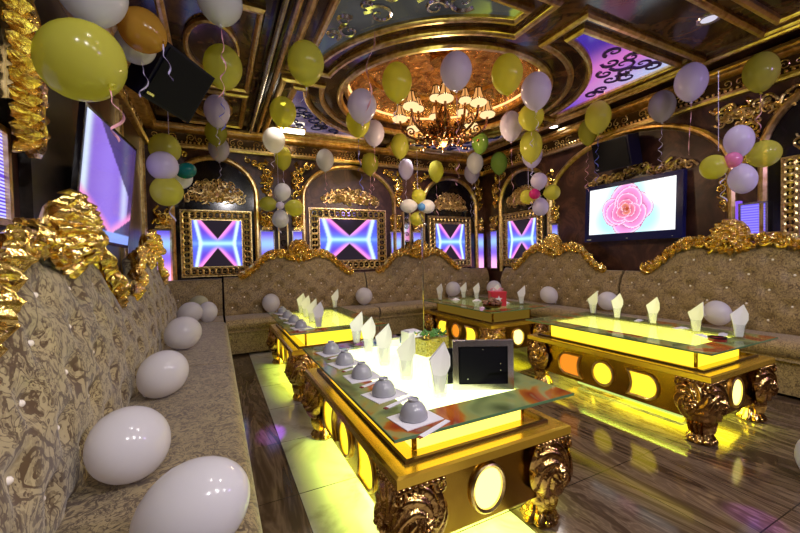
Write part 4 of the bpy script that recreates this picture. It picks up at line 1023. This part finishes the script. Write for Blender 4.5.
# microphone stand
t = thing('microphone_stand', 'thin silver microphone stand left of the far right table', 'microphone stand', (2.50,4.36,0), 0)
MB().lathe([(.12,0),(.125,.008),(.10,.018),(.02,.03),(.014,.05)], 28).build('base', 'chrome', t)
MB().tube([(0,0,.04),(0,0,1.62)], .010, 10).build('pole', 'chrome', t); MB().tube([(0,0,.85),(0,0,.95)], .016, 10).build('clutch', 'chrome', t)
m = MB().tube([(-.05,0,1.60),(.05,0,1.63)], .014, 8).ball((0,0,1.61), .028, 10, 7); m.build('clip', 'gold_trim', t)
m = MB().tube([(.03,0,1.64),(-.05,-.02,1.78)], [.018,.012], 10).ball((.04,0,1.63), .026, 12, 8); m.build('microphone', 'silver_frame', t)
BALLOONS=[
  ('white', (-0.452, 2.08, 2.4), 0.135, 0.144, (0, 0, 1), 'large white balloon cut off by the top edge above the big yellow balloon') ,
  ('yellow', (-0.382, 1.622, 1.885), 0.135, 0.11, (-0.666, 0.348, 0.66), 'largest yellow balloon, hanging at upper left over the wall-mounted screen') ,
  ('amber', (-0.295, 2.3, 2.382), 0.104, 0.11, (-0.776, 0.398, 0.489), 'amber orange balloon touching the upper right of the big yellow balloon') ,
  ('white', (-0.347, 2.437, 2.364), 0.097, 0.088, (-0.277, 0.164, 0.947), 'white balloon tucked behind the amber balloon') ,
  ('white', (0.076, 2.638, 2.838), 0.134, 0.134, (0, 0, 1), 'white balloon with a pink ribbon at the top edge, above a yellow one') ,
  ('yellow', (0.095, 3.1, 2.648), 0.135, 0.158, (0, 0, 1), 'see-through yellow balloon with a blue ribbon right of the black corner loudspeaker') ,
  ('lilac', (0.064, 4.466, 2.806), 0.13, 0.168, (0, 0, 1), 'lilac balloon between two yellow balloons in the column right of the loudspeaker') ,
  ('yellow', (0.055, 5.264, 2.816), 0.13, 0.154, (0, 0, 1), 'small yellow balloon in the column of balloons over the first black arch') ,
  ('lilac', (0.085, 5.424, 2.661), 0.129, 0.156, (0, 0, 1), 'lowest lilac balloon of the column in front of the first black arch') ,
  ('yellow', (0.656, 2.845, 2.675), 0.135, 0.155, (0, 0, 1), 'yellow balloon hanging left of the long pink ribbon under the ceiling') ,
  ('yellow', (0.682, 4.062, 2.746), 0.135, 0.155, (0, 0, 1), 'yellow balloon below the ceiling frame, above the brightly lit white balloon') ,
  ('glow', (0.695, 4.848, 2.683), 0.135, 0.153, (0, 0, 1), 'brightly lit warm white balloon at the ceiling edge left of the mirror pillar') ,
  ('yellow', (0.895, 5.444, 2.628), 0.114, 0.162, (0, 0, 1), 'yellow balloon hanging directly under the brightly lit white balloon') ,
  ('white', (1.493, 5.437, 2.655), 0.13, 0.163, (0, 0, 1), 'small white balloon over the middle arch with a curly ribbon') ,
  ('lilac', (1.273, 3.3, 2.62), 0.135, 0.155, (0, 0, 1), 'lilac balloon at the lower end of the long pink ribbon') ,
  ('yellow', (1.557, 4.18, 2.803), 0.141, 0.176, (0, 0, 1), 'yellow balloon half hidden behind the lilac one at the end of the pink ribbon') ,
  ('lilac', (1.88, 4.471, 2.804), 0.135, 0.164, (0, 0, 1), 'lilac balloon just right of the half hidden yellow balloon, over the middle arch') ,
  ('yellow', (1.513, 3.036, 2.774), 0.135, 0.169, (0, 0, 1), 'yellow balloon in front of the left shades of the chandelier') ,
  ('lilac', (1.888, 2.656, 2.775), 0.135, 0.155, (0, 0, 1), 'lilac balloon hanging in front of the centre of the chandelier') ,
  ('yellow', (2.343, 2.534, 2.784), 0.135, 0.168, (0, 0, 1), 'yellow balloon right of the chandelier beside the central lilac balloon') ,
  ('lilac', (2.711, 2.555, 2.71), 0.135, 0.168, (0, 0, 1), 'lilac balloon at the right rim of the ceiling dome, over a yellow one') ,
  ('yellow', (3.299, 3.188, 2.774), 0.141, 0.149, (0, 0, 1), 'yellow balloon peeping out below the lilac balloon at the dome rim') ,
  ('lilac', (3.293, 3.506, 2.773), 0.135, 0.178, (0, 0, 1), 'lilac balloon right of the chandelier bowl with a long curly ribbon') ,
  ('yellow', (3.561, 3.448, 2.544), 0.135, 0.195, (0, 0, 1), 'yellow balloon over the lilac one above the flower of balloons with a magenta centre') ,
  ('lilac', (4.05, 3.905, 2.598), 0.14, 0.176, (0, 0, 1), 'lilac balloon behind a yellow one, above the flower of balloons with a magenta centre') ,
  ('yellow', (2.207, 5.437, 2.661), 0.132, 0.173, (0, 0, 1), 'small yellow balloon under the lilac one at the middle arch top') ,
  ('lilac', (2.835, 5.431, 2.635), 0.123, 0.166, (0, 0, 1), 'small lilac balloon above the flower of balloons with a blue centre') ,
  ('yellow', (2.432, 4.83, 2.798), 0.13, 0.178, (0, 0, 1), 'yellow balloon under the left arms of the chandelier') ,
  ('yellow', (3.353, 5.339, 2.625), 0.125, 0.178, (0, 0, 1), 'small yellow balloon left of the bright white one below the chandelier') ,
  ('white', (3.814, 4.888, 2.694), 0.135, 0.172, (0, 0, 1), 'bright white balloon below the chandelier, over the third arch') ,
  ('lilac', (4.107, 5.352, 2.654), 0.139, 0.171, (0, 0, 1), 'small lilac balloon half hidden behind the bright white one below the chandelier') ,
  ('green', (4.223, 4.783, 2.707), 0.135, 0.182, (0, 0, 1), 'small green balloon right of the bright white one below the chandelier') ,
  ('green', (3.494, 4.354, 2.828), 0.121, 0.152, (0, 0, 1), 'small green balloon just under the right arms of the chandelier') ,
  ('yellow', (3.931, 2.805, 2.734), 0.135, 0.179, (0, 0, 1), 'yellow balloon above the black loudspeaker over the rose screen, front one of two') ,
  ('yellow', (4.453, 3.323, 2.792), 0.118, 0.167, (0, 0, 1), 'yellow balloon above the black loudspeaker over the rose screen, rear one of two') ,
  ('lilac', (4.456, 2.416, 2.796), 0.131, 0.167, (0, 0, 1), 'smaller lilac balloon above the rose screen') ,
  ('lilac', (4.107, 1.969, 2.803), 0.135, 0.175, (0, 0, 1), 'larger lilac balloon above the rose screen, with a straight pink ribbon') ,
  ('yellow', (4.437, 1.579, 2.786), 0.129, 0.171, (0, 0, 1), 'yellow balloon at upper right in front of the right-hand crown moulding') ,
]
SEAT_BALLOONS=[
  ('white', (-0.072, 1.065, 0.575), 0.115, 0.146, (0.792, -0.378, 0.48), 'biggest white balloon on the near end of the left sofa seat') ,
  ('white', (-0.282, 1.529, 0.587), 0.125, 0.118, (0.706, -0.332, 0.625), 'white balloon leaning on the patterned sofa back beside the biggest white balloon') ,
  ('white', (-0.277, 2.389, 0.59), 0.12, 0.134, (0.6, -0.275, 0.751), 'third white balloon back from the near end of the left sofa seat') ,
  ('white', (-0.262, 3.575, 0.607), 0.136, 0.143, (0.792, -0.378, 0.48), 'fourth white balloon back along the left sofa seat') ,
  ('white', (-0.289, 5.004, 0.597), 0.127, 0.139, (0.792, -0.378, 0.48), 'fifth white balloon back along the left sofa, left of two near the corner') ,
  ('white', (-0.104, 5.13, 0.578), 0.109, 0.128, (0, 0, 1), 'white balloon on the corner end of the left sofa, right of two') ,
  ('cream', (-0.209, 5.465, 0.676), 0.084, 0.114, (0.896, -0.444, -0.022), 'pale yellow balloon behind the two white ones in the left sofa corner') ,
  ('white', (0.67, 5.416, 0.601), 0.118, 0.131, (0, 0, 1), 'white balloon on the back sofa behind the far left table') ,
  ('white', (2.039, 5.4, 0.609), 0.131, 0.131, (0, 0, 1), 'white balloon on the back sofa between the two far tables') ,
  ('white', (3.7, 5.412, 0.62), 0.13, 0.131, (0.475, -0.211, 0.854), 'white balloon on the back sofa, left of two behind the far right table') ,
  ('white', (4.234, 4.968, 0.636), 0.124, 0.128, (0, 0, 1), 'white balloon on the back sofa behind the red gift box') ,
  ('white', (4.239, 3.805, 0.611), 0.117, 0.129, (-0.552, 0.295, 0.78), 'white balloon on the right sofa between the far table and the rose screen') ,
  ('white', (4.244, 2.918, 0.61), 0.113, 0.118, (-0.76, 0.391, 0.519), 'white balloon on the right sofa below the rose screen') ,
  ('white', (4.235, 1.82, 0.603), 0.119, 0.103, (0.888, -0.435, 0.152), 'white balloon on the right sofa between two glasses of the near right table') ,
]
FLOWERS=[
 ( 'flower of balloons with a lilac centre' ,[
   ('white', (0.817, 5.09, 2.089), 0.107, 0.116, (0.134, -0.038, 0.99)) ,
   ('yellow', (0.641, 5.172, 1.935), 0.097, 0.112, (-0.891, 0.443, 0.099)) ,
   ('yellow', (0.952, 5.017, 1.875), 0.111, 0.12, (0.868, -0.436, -0.239)) ,
   ('white', (0.782, 5.097, 1.734), 0.107, 0.118, (-0.063, 0.003, -0.998)) ,
   ('lilac', (0.766, 4.998, 1.898), 0.049, 0.051, (-0.815, 0.391, -0.427)) ,
 ]),
 ( 'flower of balloons with a blue centre' ,[
   ('yellow', (2.619, 4.644, 2.061), 0.1, 0.098, (0.005, 0.026, 1.0)) ,
   ('white', (2.487, 4.705, 1.922), 0.098, 0.121, (-0.896, 0.444, 0.022)) ,
   ('white', (2.72, 4.59, 1.909), 0.098, 0.114, (0.892, -0.444, -0.085)) ,
   ('yellow', (2.587, 4.651, 1.735), 0.1, 0.099, (-0.167, 0.055, -0.984)) ,
   ('blue', (2.6, 4.537, 1.891), 0.056, 0.055, (0.82, -0.417, -0.392)) ,
 ]),
 ( 'flower of balloons with a magenta centre' ,[
   ('lilac', (3.728, 3.484, 2.129), 0.102, 0.106, (-0.033, 0.045, 0.998)) ,
   ('yellow', (3.585, 3.549, 1.928), 0.094, 0.085, (-0.89, 0.437, -0.13)) ,
   ('yellow', (3.872, 3.408, 1.979), 0.1, 0.1, (0.883, -0.432, 0.182)) ,
   ('lilac', (3.735, 3.471, 1.797), 0.101, 0.113, (0.006, -0.032, -0.999)) ,
   ('magenta', (3.594, 3.433, 1.948), 0.065, 0.067, (-0.876, 0.439, 0.201)) ,
 ]),
 ( 'flower of balloons with a pink centre' ,[
   ('lilac', (4.062, 1.589, 2.131), 0.105, 0.134, (-0.016, 0.036, 0.999)) ,
   ('yellow', (3.863, 1.681, 1.912), 0.104, 0.099, (-0.873, 0.425, -0.238)) ,
   ('yellow', (4.249, 1.493, 2.015), 0.115, 0.117, (0.876, -0.427, 0.224)) ,
   ('lilac', (4.079, 1.571, 1.804), 0.101, 0.126, (0.086, -0.071, -0.994)) ,
   ('pink', (3.886, 1.559, 1.945), 0.064, 0.062, (-0.896, 0.444, 0.022)) ,
 ]),
]
# ------------------------------------------------------------------ balloons
COLR = {'white':'latex_white','lilac':'latex_lilac','yellow':'latex_yellow','amber':'latex_amber','glow':'latex_lit_white','green':'latex_green','teal':'latex_teal','blue':'latex_blue','magenta':'latex_magenta','pink':'latex_pink','cream':'latex_cream'}
def balloon_prof(n=16):
    p = []
    for k in range(n+1):
        t = pi*k/n; z = -cos(t); r = sin(t)
        if z < 0: r *= 1-.16*(-z)**1.5*(1 if z > -.97 else 1); z *= 1.06
        p.append((max(r,.0005), z))
    return p
BP = balloon_prof()
BM = {}
def body_mesh(col):
    if col not in BM:
        o = MB().lathe(BP, 28, cap=False).build('latex_body', COLR[col]); me = o.data; bpy.data.objects.remove(o); BM[col] = me
        o = MB().lathe([(.0005,.02),(.05,-.01),(.10,-.09),(.085,-.11),(.03,-.10),(.03,-.07)], 10, cap=False).build('knot', COLR[col]); BM[col+'k'] = o.data; bpy.data.objects.remove(o)
    return BM[col], BM[col+'k']
def frame_of(ax):
    z = Vector(ax).normalized(); x = Vector((1,0,0)) if abs(z.x) < .9 else Vector((0,1,0))
    x = (x-z*x.dot(z)).normalized(); y = z.cross(x)
    return Matrix(((x.x,y.x,z.x),(x.y,y.y,z.y),(x.z,y.z,z.z)))
def balloon_parts(parent, col, off, rx, rz, ax, names=('latex_body','knot')):
    b, k = body_mesh(col); M = frame_of(ax)
    o = bpy.data.objects.new(names[0], b); COL.objects.link(o); o.parent = parent
    o.location = off; o.rotation_euler = M.to_euler(); o.scale = (rx, rx, rz)
    q = bpy.data.objects.new(names[1], k); COL.objects.link(q)
    d = M @ Vector((0,0,-1.05*rz))
    if names[0] == 'latex_body': q.parent = parent; q.location = Vector(off)+d
    else: q.parent = o; q.location = (0,0,-1.05)
    q.rotation_euler = M.to_euler() if names[0] == 'latex_body' else (0,0,0)
    q.scale = (rx,rx,rx*1.2) if names[0] == 'latex_body' else (1,1,1)
    return o, d
def ribbon(parent, start, length, col, seed, curly=True, width=.006, end=None):
    rnd = random.Random(seed); n = int(length/.012)+6; vs = []
    ph = rnd.uniform(0,6.28); tw = rnd.uniform(10,16); amp0 = rnd.uniform(.010,.022)
    pts = []
    for i in range(n):
        t = i/(n-1); c = sstep(.12,.45,t) if curly else 0
        a = ph+t*length*tw*4.2
        p = Vector((amp0*c*cos(a)+.035*sin(2.2*t+ph)*t, amp0*c*sin(a)+.02*sin(3*t)*t, -length*t))
        if end is not None: p = Vector(end)*t + Vector((.05*sin(t*9+ph)*sin(pi*t), .02*sin(t*7)*sin(pi*t), 0))
        pts.append(Vector(start)+p)
    for i, p in enumerate(pts):
        a = ph+i*.25; w = Vector((cos(a)*.5, sin(a)*.5, .6))*width
        vs += [p-w, p+w, p+w+Vector((.0012,.0012,0)), p-w+Vector((.0012,.0012,0))]
    fs = []
    for i in range(n-1):
        a = 4*i; fs += [(a+k, a+(k+1)%4, a+4+(k+1)%4, a+4+k) for k in range(4)]
    return MB().add(vs, fs).build('ribbon', col, parent, 60)
RC = ['ribbon_lilac','ribbon_pink','ribbon_lilac','ribbon_blue']
LEN = {4:.45, 5:.30, 8:.22, 13:.55, 14:.05, 15:.75, 16:.55, 18:.80, 22:.75, 24:.45, 25:.60, 26:.45, 28:.65, 29:.75, 30:.6, 33:.55, 34:.6, 35:.50, 36:.50, 37:.45, 9:.12, 10:.1, 12:.45, 27:.1, 31:.5}
for i, (c, p, rx, rz, ax, lab) in enumerate(BALLOONS):
    t = thing('balloon', lab, 'balloon', p, 0, 'loose balloons under the ceiling')
    o, d = balloon_parts(t, c, (0,0,0), rx, rz, ax)
    L = LEN.get(i, .18)
    col = 'ribbon_blue' if i in (5, 33, 15) else ('ribbon_pink' if i in (4, 36, 14, 18) else RC[i%3])
    ribbon(t, d+Vector((0,0,-.01)), L, col, i, curly=i not in (36,), width=.007 if i in (4,) else .0055)
    if i == 14:      # long pink ribbon rising to the ceiling
        ribbon(t, d+Vector((.01,-.03,.0)), .8, 'ribbon_pink', 77, width=.012, end=(-.10,-.52,.52))
for i, (c, p, rx, rz, ax, lab) in enumerate(SEAT_BALLOONS):
    t = thing('balloon', lab, 'balloon', p, 0, 'balloons lying on the sofas')
    o, d = balloon_parts(t, c, (0,0,0), rx, rz, ax)
t = thing('balloon', 'white balloon on the floor at the lower right edge', 'balloon', (2.72,.70,.125), 0, None); balloon_parts(t, 'white', (0,0,0), .125, .14, (.3,.2,.9))
WHERE = ['before the mirrored pillar left of the middle arch', 'hanging left of the third far arch', 'hanging before the right wall corner arch', 'hanging right of the rose screen']
for (lab, ps), wh in zip(FLOWERS, WHERE):
    c0 = Vector(ps[4][1]); t = thing('balloon_flower', lab+', '+wh, 'balloon flower', c0, 0, 'balloon flowers')
    for i, (c, p, rx, rz, ax) in enumerate(ps):
        balloon_parts(t, c, Vector(p)-c0, rx, rz, ax, ('centre_balloon' if i == 4 else 'petal_balloon', 'knot'))
    ribbon(t, (0,.05,0), .35, 'ribbon_lilac', 5)
    MB().tube([(0,.1,.1),(0,.1,max(.2,2.72-c0.z))], .002, 5).build('hanging_thread', 'ribbon_lilac', t)
c0 = Vector((-.30,3.40,1.92)); t = thing('balloon_flower', 'balloon flower with teal centre seen sideways, right of the tilted wall screen', 'balloon flower', c0, 0, 'balloon flowers')
for i, (c, p, rx, rz, ax) in enumerate([('yellow',(-.326,3.423,2.081),.112,.118,(0,.1,1)),('lilac',(-.332,3.31,1.923),.108,.105,(-.5,-.8,0)),('yellow',(-.317,3.353,1.744),.113,.115,(0,.1,-1)),('white',(-.25,3.56,1.90),.10,.11,(.5,.8,0)),('teal',(-.185,3.40,1.919),.062,.075,(.85,-.41,.3))]):
    balloon_parts(t, c, Vector(p)-c0, rx, rz, ax, ('centre_balloon' if i == 4 else 'petal_balloon', 'knot'))
MB().tube([(0,.05,.1),(0,.05,.9)], .002, 5).build('hanging_thread', 'ribbon_lilac', t); ribbon(t, (-.02,.0,-.1), .3, 'ribbon_lilac', 15)

# ------------------------------------------------------------------ chandelier
ch = thing('chandelier', 'bronze chandelier with glowing fringed shades in the ceiling dome', 'chandelier', (C0[0]+.02, C0[1], 0))
MB().lathe([(.02,3.50),(.14,3.50),(.15,3.57),(.05,3.60)], 24).build('ceiling_rose', 'chandelier_bronze', ch)
MB().lathe([(.012,3.55),(.012,3.25),(.035,3.20),(.05,3.14),(.03,3.08),(.025,2.98),(.06,2.92),(.09,2.84),(.07,2.76),(.04,2.72),(.05,2.66),(.02,2.60)], 24).build('stem', 'chandelier_bronze', ch)
m = MB().lathe([(.02,2.50),(.05,2.52),(.11,2.56),(.15,2.62),(.165,2.66),(.15,2.665),(.10,2.62),(.02,2.60)], 32, mod=lambda a, k, z: 1+.06*cos(8*a)); m.build('glass_bowl', 'chandelier_bronze', ch)
m = MB()
for k in range(16):
    d = MB(); leaf(d, (0,2.55), (.02,2.70), .035, -.17, .03); curls(d, [(0,2.66,.03)], -.19, .008, 6, k); d.xf(Matrix.Rotation(2*pi*k/16,4,'Z')); m.add(d.v, d.f)
m.build('bowl_leaves', 'chandelier_bronze', ch)
def lamp_arm(R, z, a, big, parent):
    M = Matrix.Rotation(a,4,'Z')
    pts = [(.05,0,2.80),(.14,0,2.66),(.28,0,2.60),(R-.12,0,2.64),(R-.03,0,2.72),(R,0,z-.04)]
    P = [Vector(p) for p in pts]; cv = []
    for i in range(len(P)-1):
        p0, p1, p2, p3 = P[max(i-1,0)], P[i], P[i+1], P[min(i+2,len(P)-1)]
        for k in range(6):
            u = k/6; cv.append(.5*((2*p1)+(p2-p0)*u+(2*p0-5*p1+4*p2-p3)*u*u+(3*p1-p0-3*p2+p3)*u**3))
    cv.append(P[-1])
    m = MB().tube(cv, .014, 8)
    sp = spiral((R-.13,2.70), .055, 1.5, -pi/2, n=22); m.tube([(q[0],0,q[1]) for q in sp], .009, 6)
    sp = spiral((.22,2.70), .06, 1.6, -pi/2, n=24, hand=-1); m.tube([(q[0],0,q[1]) for q in sp], .010, 6)
    for k in range(4): m.ball((R*(.3+.16*k),0,2.60-.012*k), .020, 8, 6)
    m.lathe([(.01,z-.06),(.05,z-.035),(.045,z-.025),(.015,z-.03),(.015,z+.02)], 14, (R,0,0))
    arm = m.xf(M).build('arm', 'chandelier_bronze', parent)
    s = 1 if big else .8; h = .125*s
    sh = MB().lathe([(.072*s,0),(.054*s,h*.35),(.038*s,h*.75),(.034*s,h)], 24, (R,0,z), mod=lambda a_, k, z_: 1+.05*abs(sin(6*a_))*(1-k), cap=False)
    S = sh.xf(M).build('lamp_shade', 'shade_fabric', parent)
    rb = MB()
    for k in range(6):
        b = 2*pi*k/6; rb.tube([(R+r*s*cos(b), r*s*sin(b), z+q*h) for r, q in ((.074,0),(.056,.35),(.040,.75),(.036,1))], .0065, 5)
    rb.tube([(R+.037*s*cos(2*pi*k/16), .037*s*sin(2*pi*k/16), z+h) for k in range(16)], .006, 6, closed=True)
    for k in range(20):
        b = 2*pi*k/20; rb.ball((R+.075*s*cos(b), .075*s*sin(b), z-.006), .009, 6, 4)
    rb.xf(M).build('fringe', 'dark_moulding', S)
    fl = MB().lathe([(.074*s,-.010),(.088*s,-.032),(.07*s,-.052),(.03,-.058),(.005,-.058)], 20, (R,0,z), mod=lambda a_, k, z_: 1+.09*abs(sin(4*a_)), cap=False).xf(M).build('glass_skirt', 'skirt_glow', S)
    MB().ball((R,0,z+.03), .018, 8, 6).xf(M).build('bulb', 'bulb_glow', S)
    cr = MB()
    for k in range(3): cr.lathe([(.001,-.03),(.008,-.012),(.001,.0)], 6, (R-.06*k-.05,0,2.585-.01*k), cap=False)
    cr.xf(M).build('crystal_drops', 'crystal', arm)
for k in range(8): lamp_arm(.52, 2.89, 2*pi*k/8+.25, True, ch)
for k in range(5): lamp_arm(.30, 3.00, 2*pi*k/5+.1, False, ch)

# ------------------------------------------------------------------ lamps of the room and added fill lights
def lamp(name, typ, loc, power, col, parent=None, size=.06, aim=None, spot=None, blend=.5):
    l = bpy.data.lights.new(name, typ); l.energy = power; l.color = col
    if typ == 'AREA': l.shape = 'DISK'; l.size = size
    else: l.shadow_soft_size = size
    if typ == 'SPOT': l.spot_size = radians(spot or 60); l.spot_blend = blend
    o = bpy.data.objects.new(name, l); COL.objects.link(o); o.location = loc
    if aim is not None: o.rotation_euler = (Vector(aim)-Vector(loc)).to_track_quat('-Z','Y').to_euler()
    if parent is not None: o.parent = parent
    return o
lamp('chandelier_light', 'POINT', (0,-.02,3.16), LIGHT_CH, (1,.62,.30), ch, .10)
lamp('chandelier_low_light', 'POINT', (0,0,2.38), LIGHT_CH*2.6, (1,.72,.45), ch, .12)
def downlight(x, y, power, lab, col=(1,.90,.86), glow='downlight_glow', tilt=(0,0)):
    t = thing('downlight', lab, 'ceiling light', (x,y,ZC), 0, 'recessed ceiling downlights')
    MB().lathe([(.055,-.004),(.082,-.008),(.085,-.002),(.055,.0)], 28, cap=False).build('rim', 'silver_frame', t)
    MB().lathe([(.001,-.003),(.055,-.003)], 28, cap=False).build('lens', glow, t)
    lamp('downlight_lamp', 'SPOT', (0,0,-.03), power, col, t, .06, (tilt[0],tilt[1],-1), 130, .6)
downlight(3.60, 1.60, 10, 'pale round ceiling downlight at the upper right', (.9,.86,1), 'downlight_dim')
downlight(.42, .70, LIGHT_D, 'round ceiling downlight over the near end of the left sofa')
downlight(1.30, .60, LIGHT_D, 'round ceiling downlight before the near left table')
downlight(2.50, .70, LIGHT_D*.3, 'round ceiling downlight over the open floor', (.95,.86,1))
downlight(3.70, .30, LIGHT_D*.25, 'round ceiling downlight at the near right', (.95,.86,1))
downlight(1.20, -.80, LIGHT_D, 'round ceiling downlight behind the viewer', tilt=(0,.5))
downlight(.80, 4.60, LIGHT_D*1.0, 'bright round ceiling light before the far wall, left of the middle arch')
downlight(3.00, 5.30, LIGHT_D*.8, 'round ceiling light before the far wall, right of the middle arch')
downlight(4.48, 3.9, LIGHT_D*.2, 'round ceiling light over the right sofa')
t = thing('cove_lamp', 'bright warm strip lamp at the far ceiling edge behind the brightly lit balloon', 'ceiling light', (1.02,5.35,2.99), 0)
MB().box(-.16,.16,-.035,.035,-.02,.02).build('tube', 'panel_lamp', t, 0); MB().box(-.18,.18,-.045,.045,.021,.05).build('housing', 'gold_trim', t, 0)
# stage heads: narrow violet and amber beams, then an added wide violet fill
def stage(x, y, aim, power, col, ang, lab):
    t = thing('stage_spotlight', lab, 'stage light', (x,y,ZC-.12))
    MB().lathe([(.04,-.10),(.055,-.10),(.06,.02),(.03,.09)], 16).build('housing', 'black_matte', t); MB().box(-.015,.015,-.015,.015,.06,.12).build('bracket', 'black_matte', t, 0)
    lamp('stage_beam', 'SPOT', (0,0,-.13), power, col, t, .02, (aim[0]-x, aim[1]-y, aim[2]-ZC+.12), ang, .25)
stage(-.45, -.6, (.30,2.67,0), 1600, (.35,.05,1), 2.6, 'small black stage light with a violet beam, behind the viewer')
stage(2.4, -1.2, (2.121,.771,0), 900, (.35,.05,1), 3.0, 'small black stage light with a violet beam, right of the viewer')
stage(3.2, -1.0, (2.509,1.019,0), 260, (1,.35,.03), 2.6, 'small black stage light with an orange beam at the near right')
stage(4.2, -1.1, (2.2,3.8,1.6), LIGHT_V*3, (.55,.34,1), 120, 'added violet fill light washing the room from the near right')  # added unseen lamp, fills the room with violet
for x_, lab_ in ((.35,'left'), (1.5,'middle'), (2.8,'right')):  # added unseen row, tilted forward to brighten the room
    downlight(x_, -1.15, LIGHT_F, 'added round fill light in the ceiling row behind the viewer, %s one' % lab_, (1,.94,.96), tilt=(.12,1.3))
# light under each table
for k, T in enumerate((T1, T2, T3, T4)):
    l = lamp('table_glow', 'AREA', (0,0,.37), LIGHT_T*(1,.8,.9,.3)[k], (.72,1,.10), T, .55, (0,0,0)); l.data.shape = 'RECTANGLE'; l.data.size = .26; l.data.size_y = 1.15; l.rotation_euler = (0,0,0)
    lamp('table_top_glow', 'AREA', (0,0,.590), LIGHT_T*(.5,.35,.35,.05)[k], (1,.80,.22), T, .5, (0,0,2)) if False else None

w = bpy.data.worlds.new('World'); SC.world = w; w.use_nodes = True
w.node_tree.nodes['Background'].inputs[0].default_value = (.02,.015,.03,1); w.node_tree.nodes['Background'].inputs[1].default_value = .3

# ------------------------------------------------------------------ camera
cam = bpy.data.cameras.new('camera'); co = bpy.data.objects.new('camera', cam); COL.objects.link(co)
yaw, pit, rol = .45931, -.02563, -.02235
F = Vector((sin(yaw)*cos(pit), cos(yaw)*cos(pit), sin(pit))); R0 = Vector((cos(yaw), -sin(yaw), 0)); U0 = R0.cross(F)
Rv = R0*cos(rol)+U0*sin(rol); Uv = U0*cos(rol)-R0*sin(rol)
co.matrix_world = Matrix(((Rv.x,Uv.x,-F.x,0),(Rv.y,Uv.y,-F.y,0),(Rv.z,Uv.z,-F.z,1.2),(0,0,0,1)))
cam.sensor_width = 36; cam.lens = 36*372.3/800; cam.clip_start = .02
SC.camera = co
vs_ = SC.view_settings; vs_.view_transform = 'Standard'; vs_.look = 'None'; vs_.gamma = 1; vs_.exposure = EXPO; vs_.use_curve_mapping = False
cy = SC.cycles; cy.max_bounces = 7; cy.diffuse_bounces = 3; cy.glossy_bounces = 4; cy.transparent_max_bounces = 12; cy.transmission_bounces = 3
cy.caustics_reflective = False; cy.caustics_refractive = False; cy.sample_clamp_indirect = 4; cy.use_denoising = True; cy.blur_glossy = .5
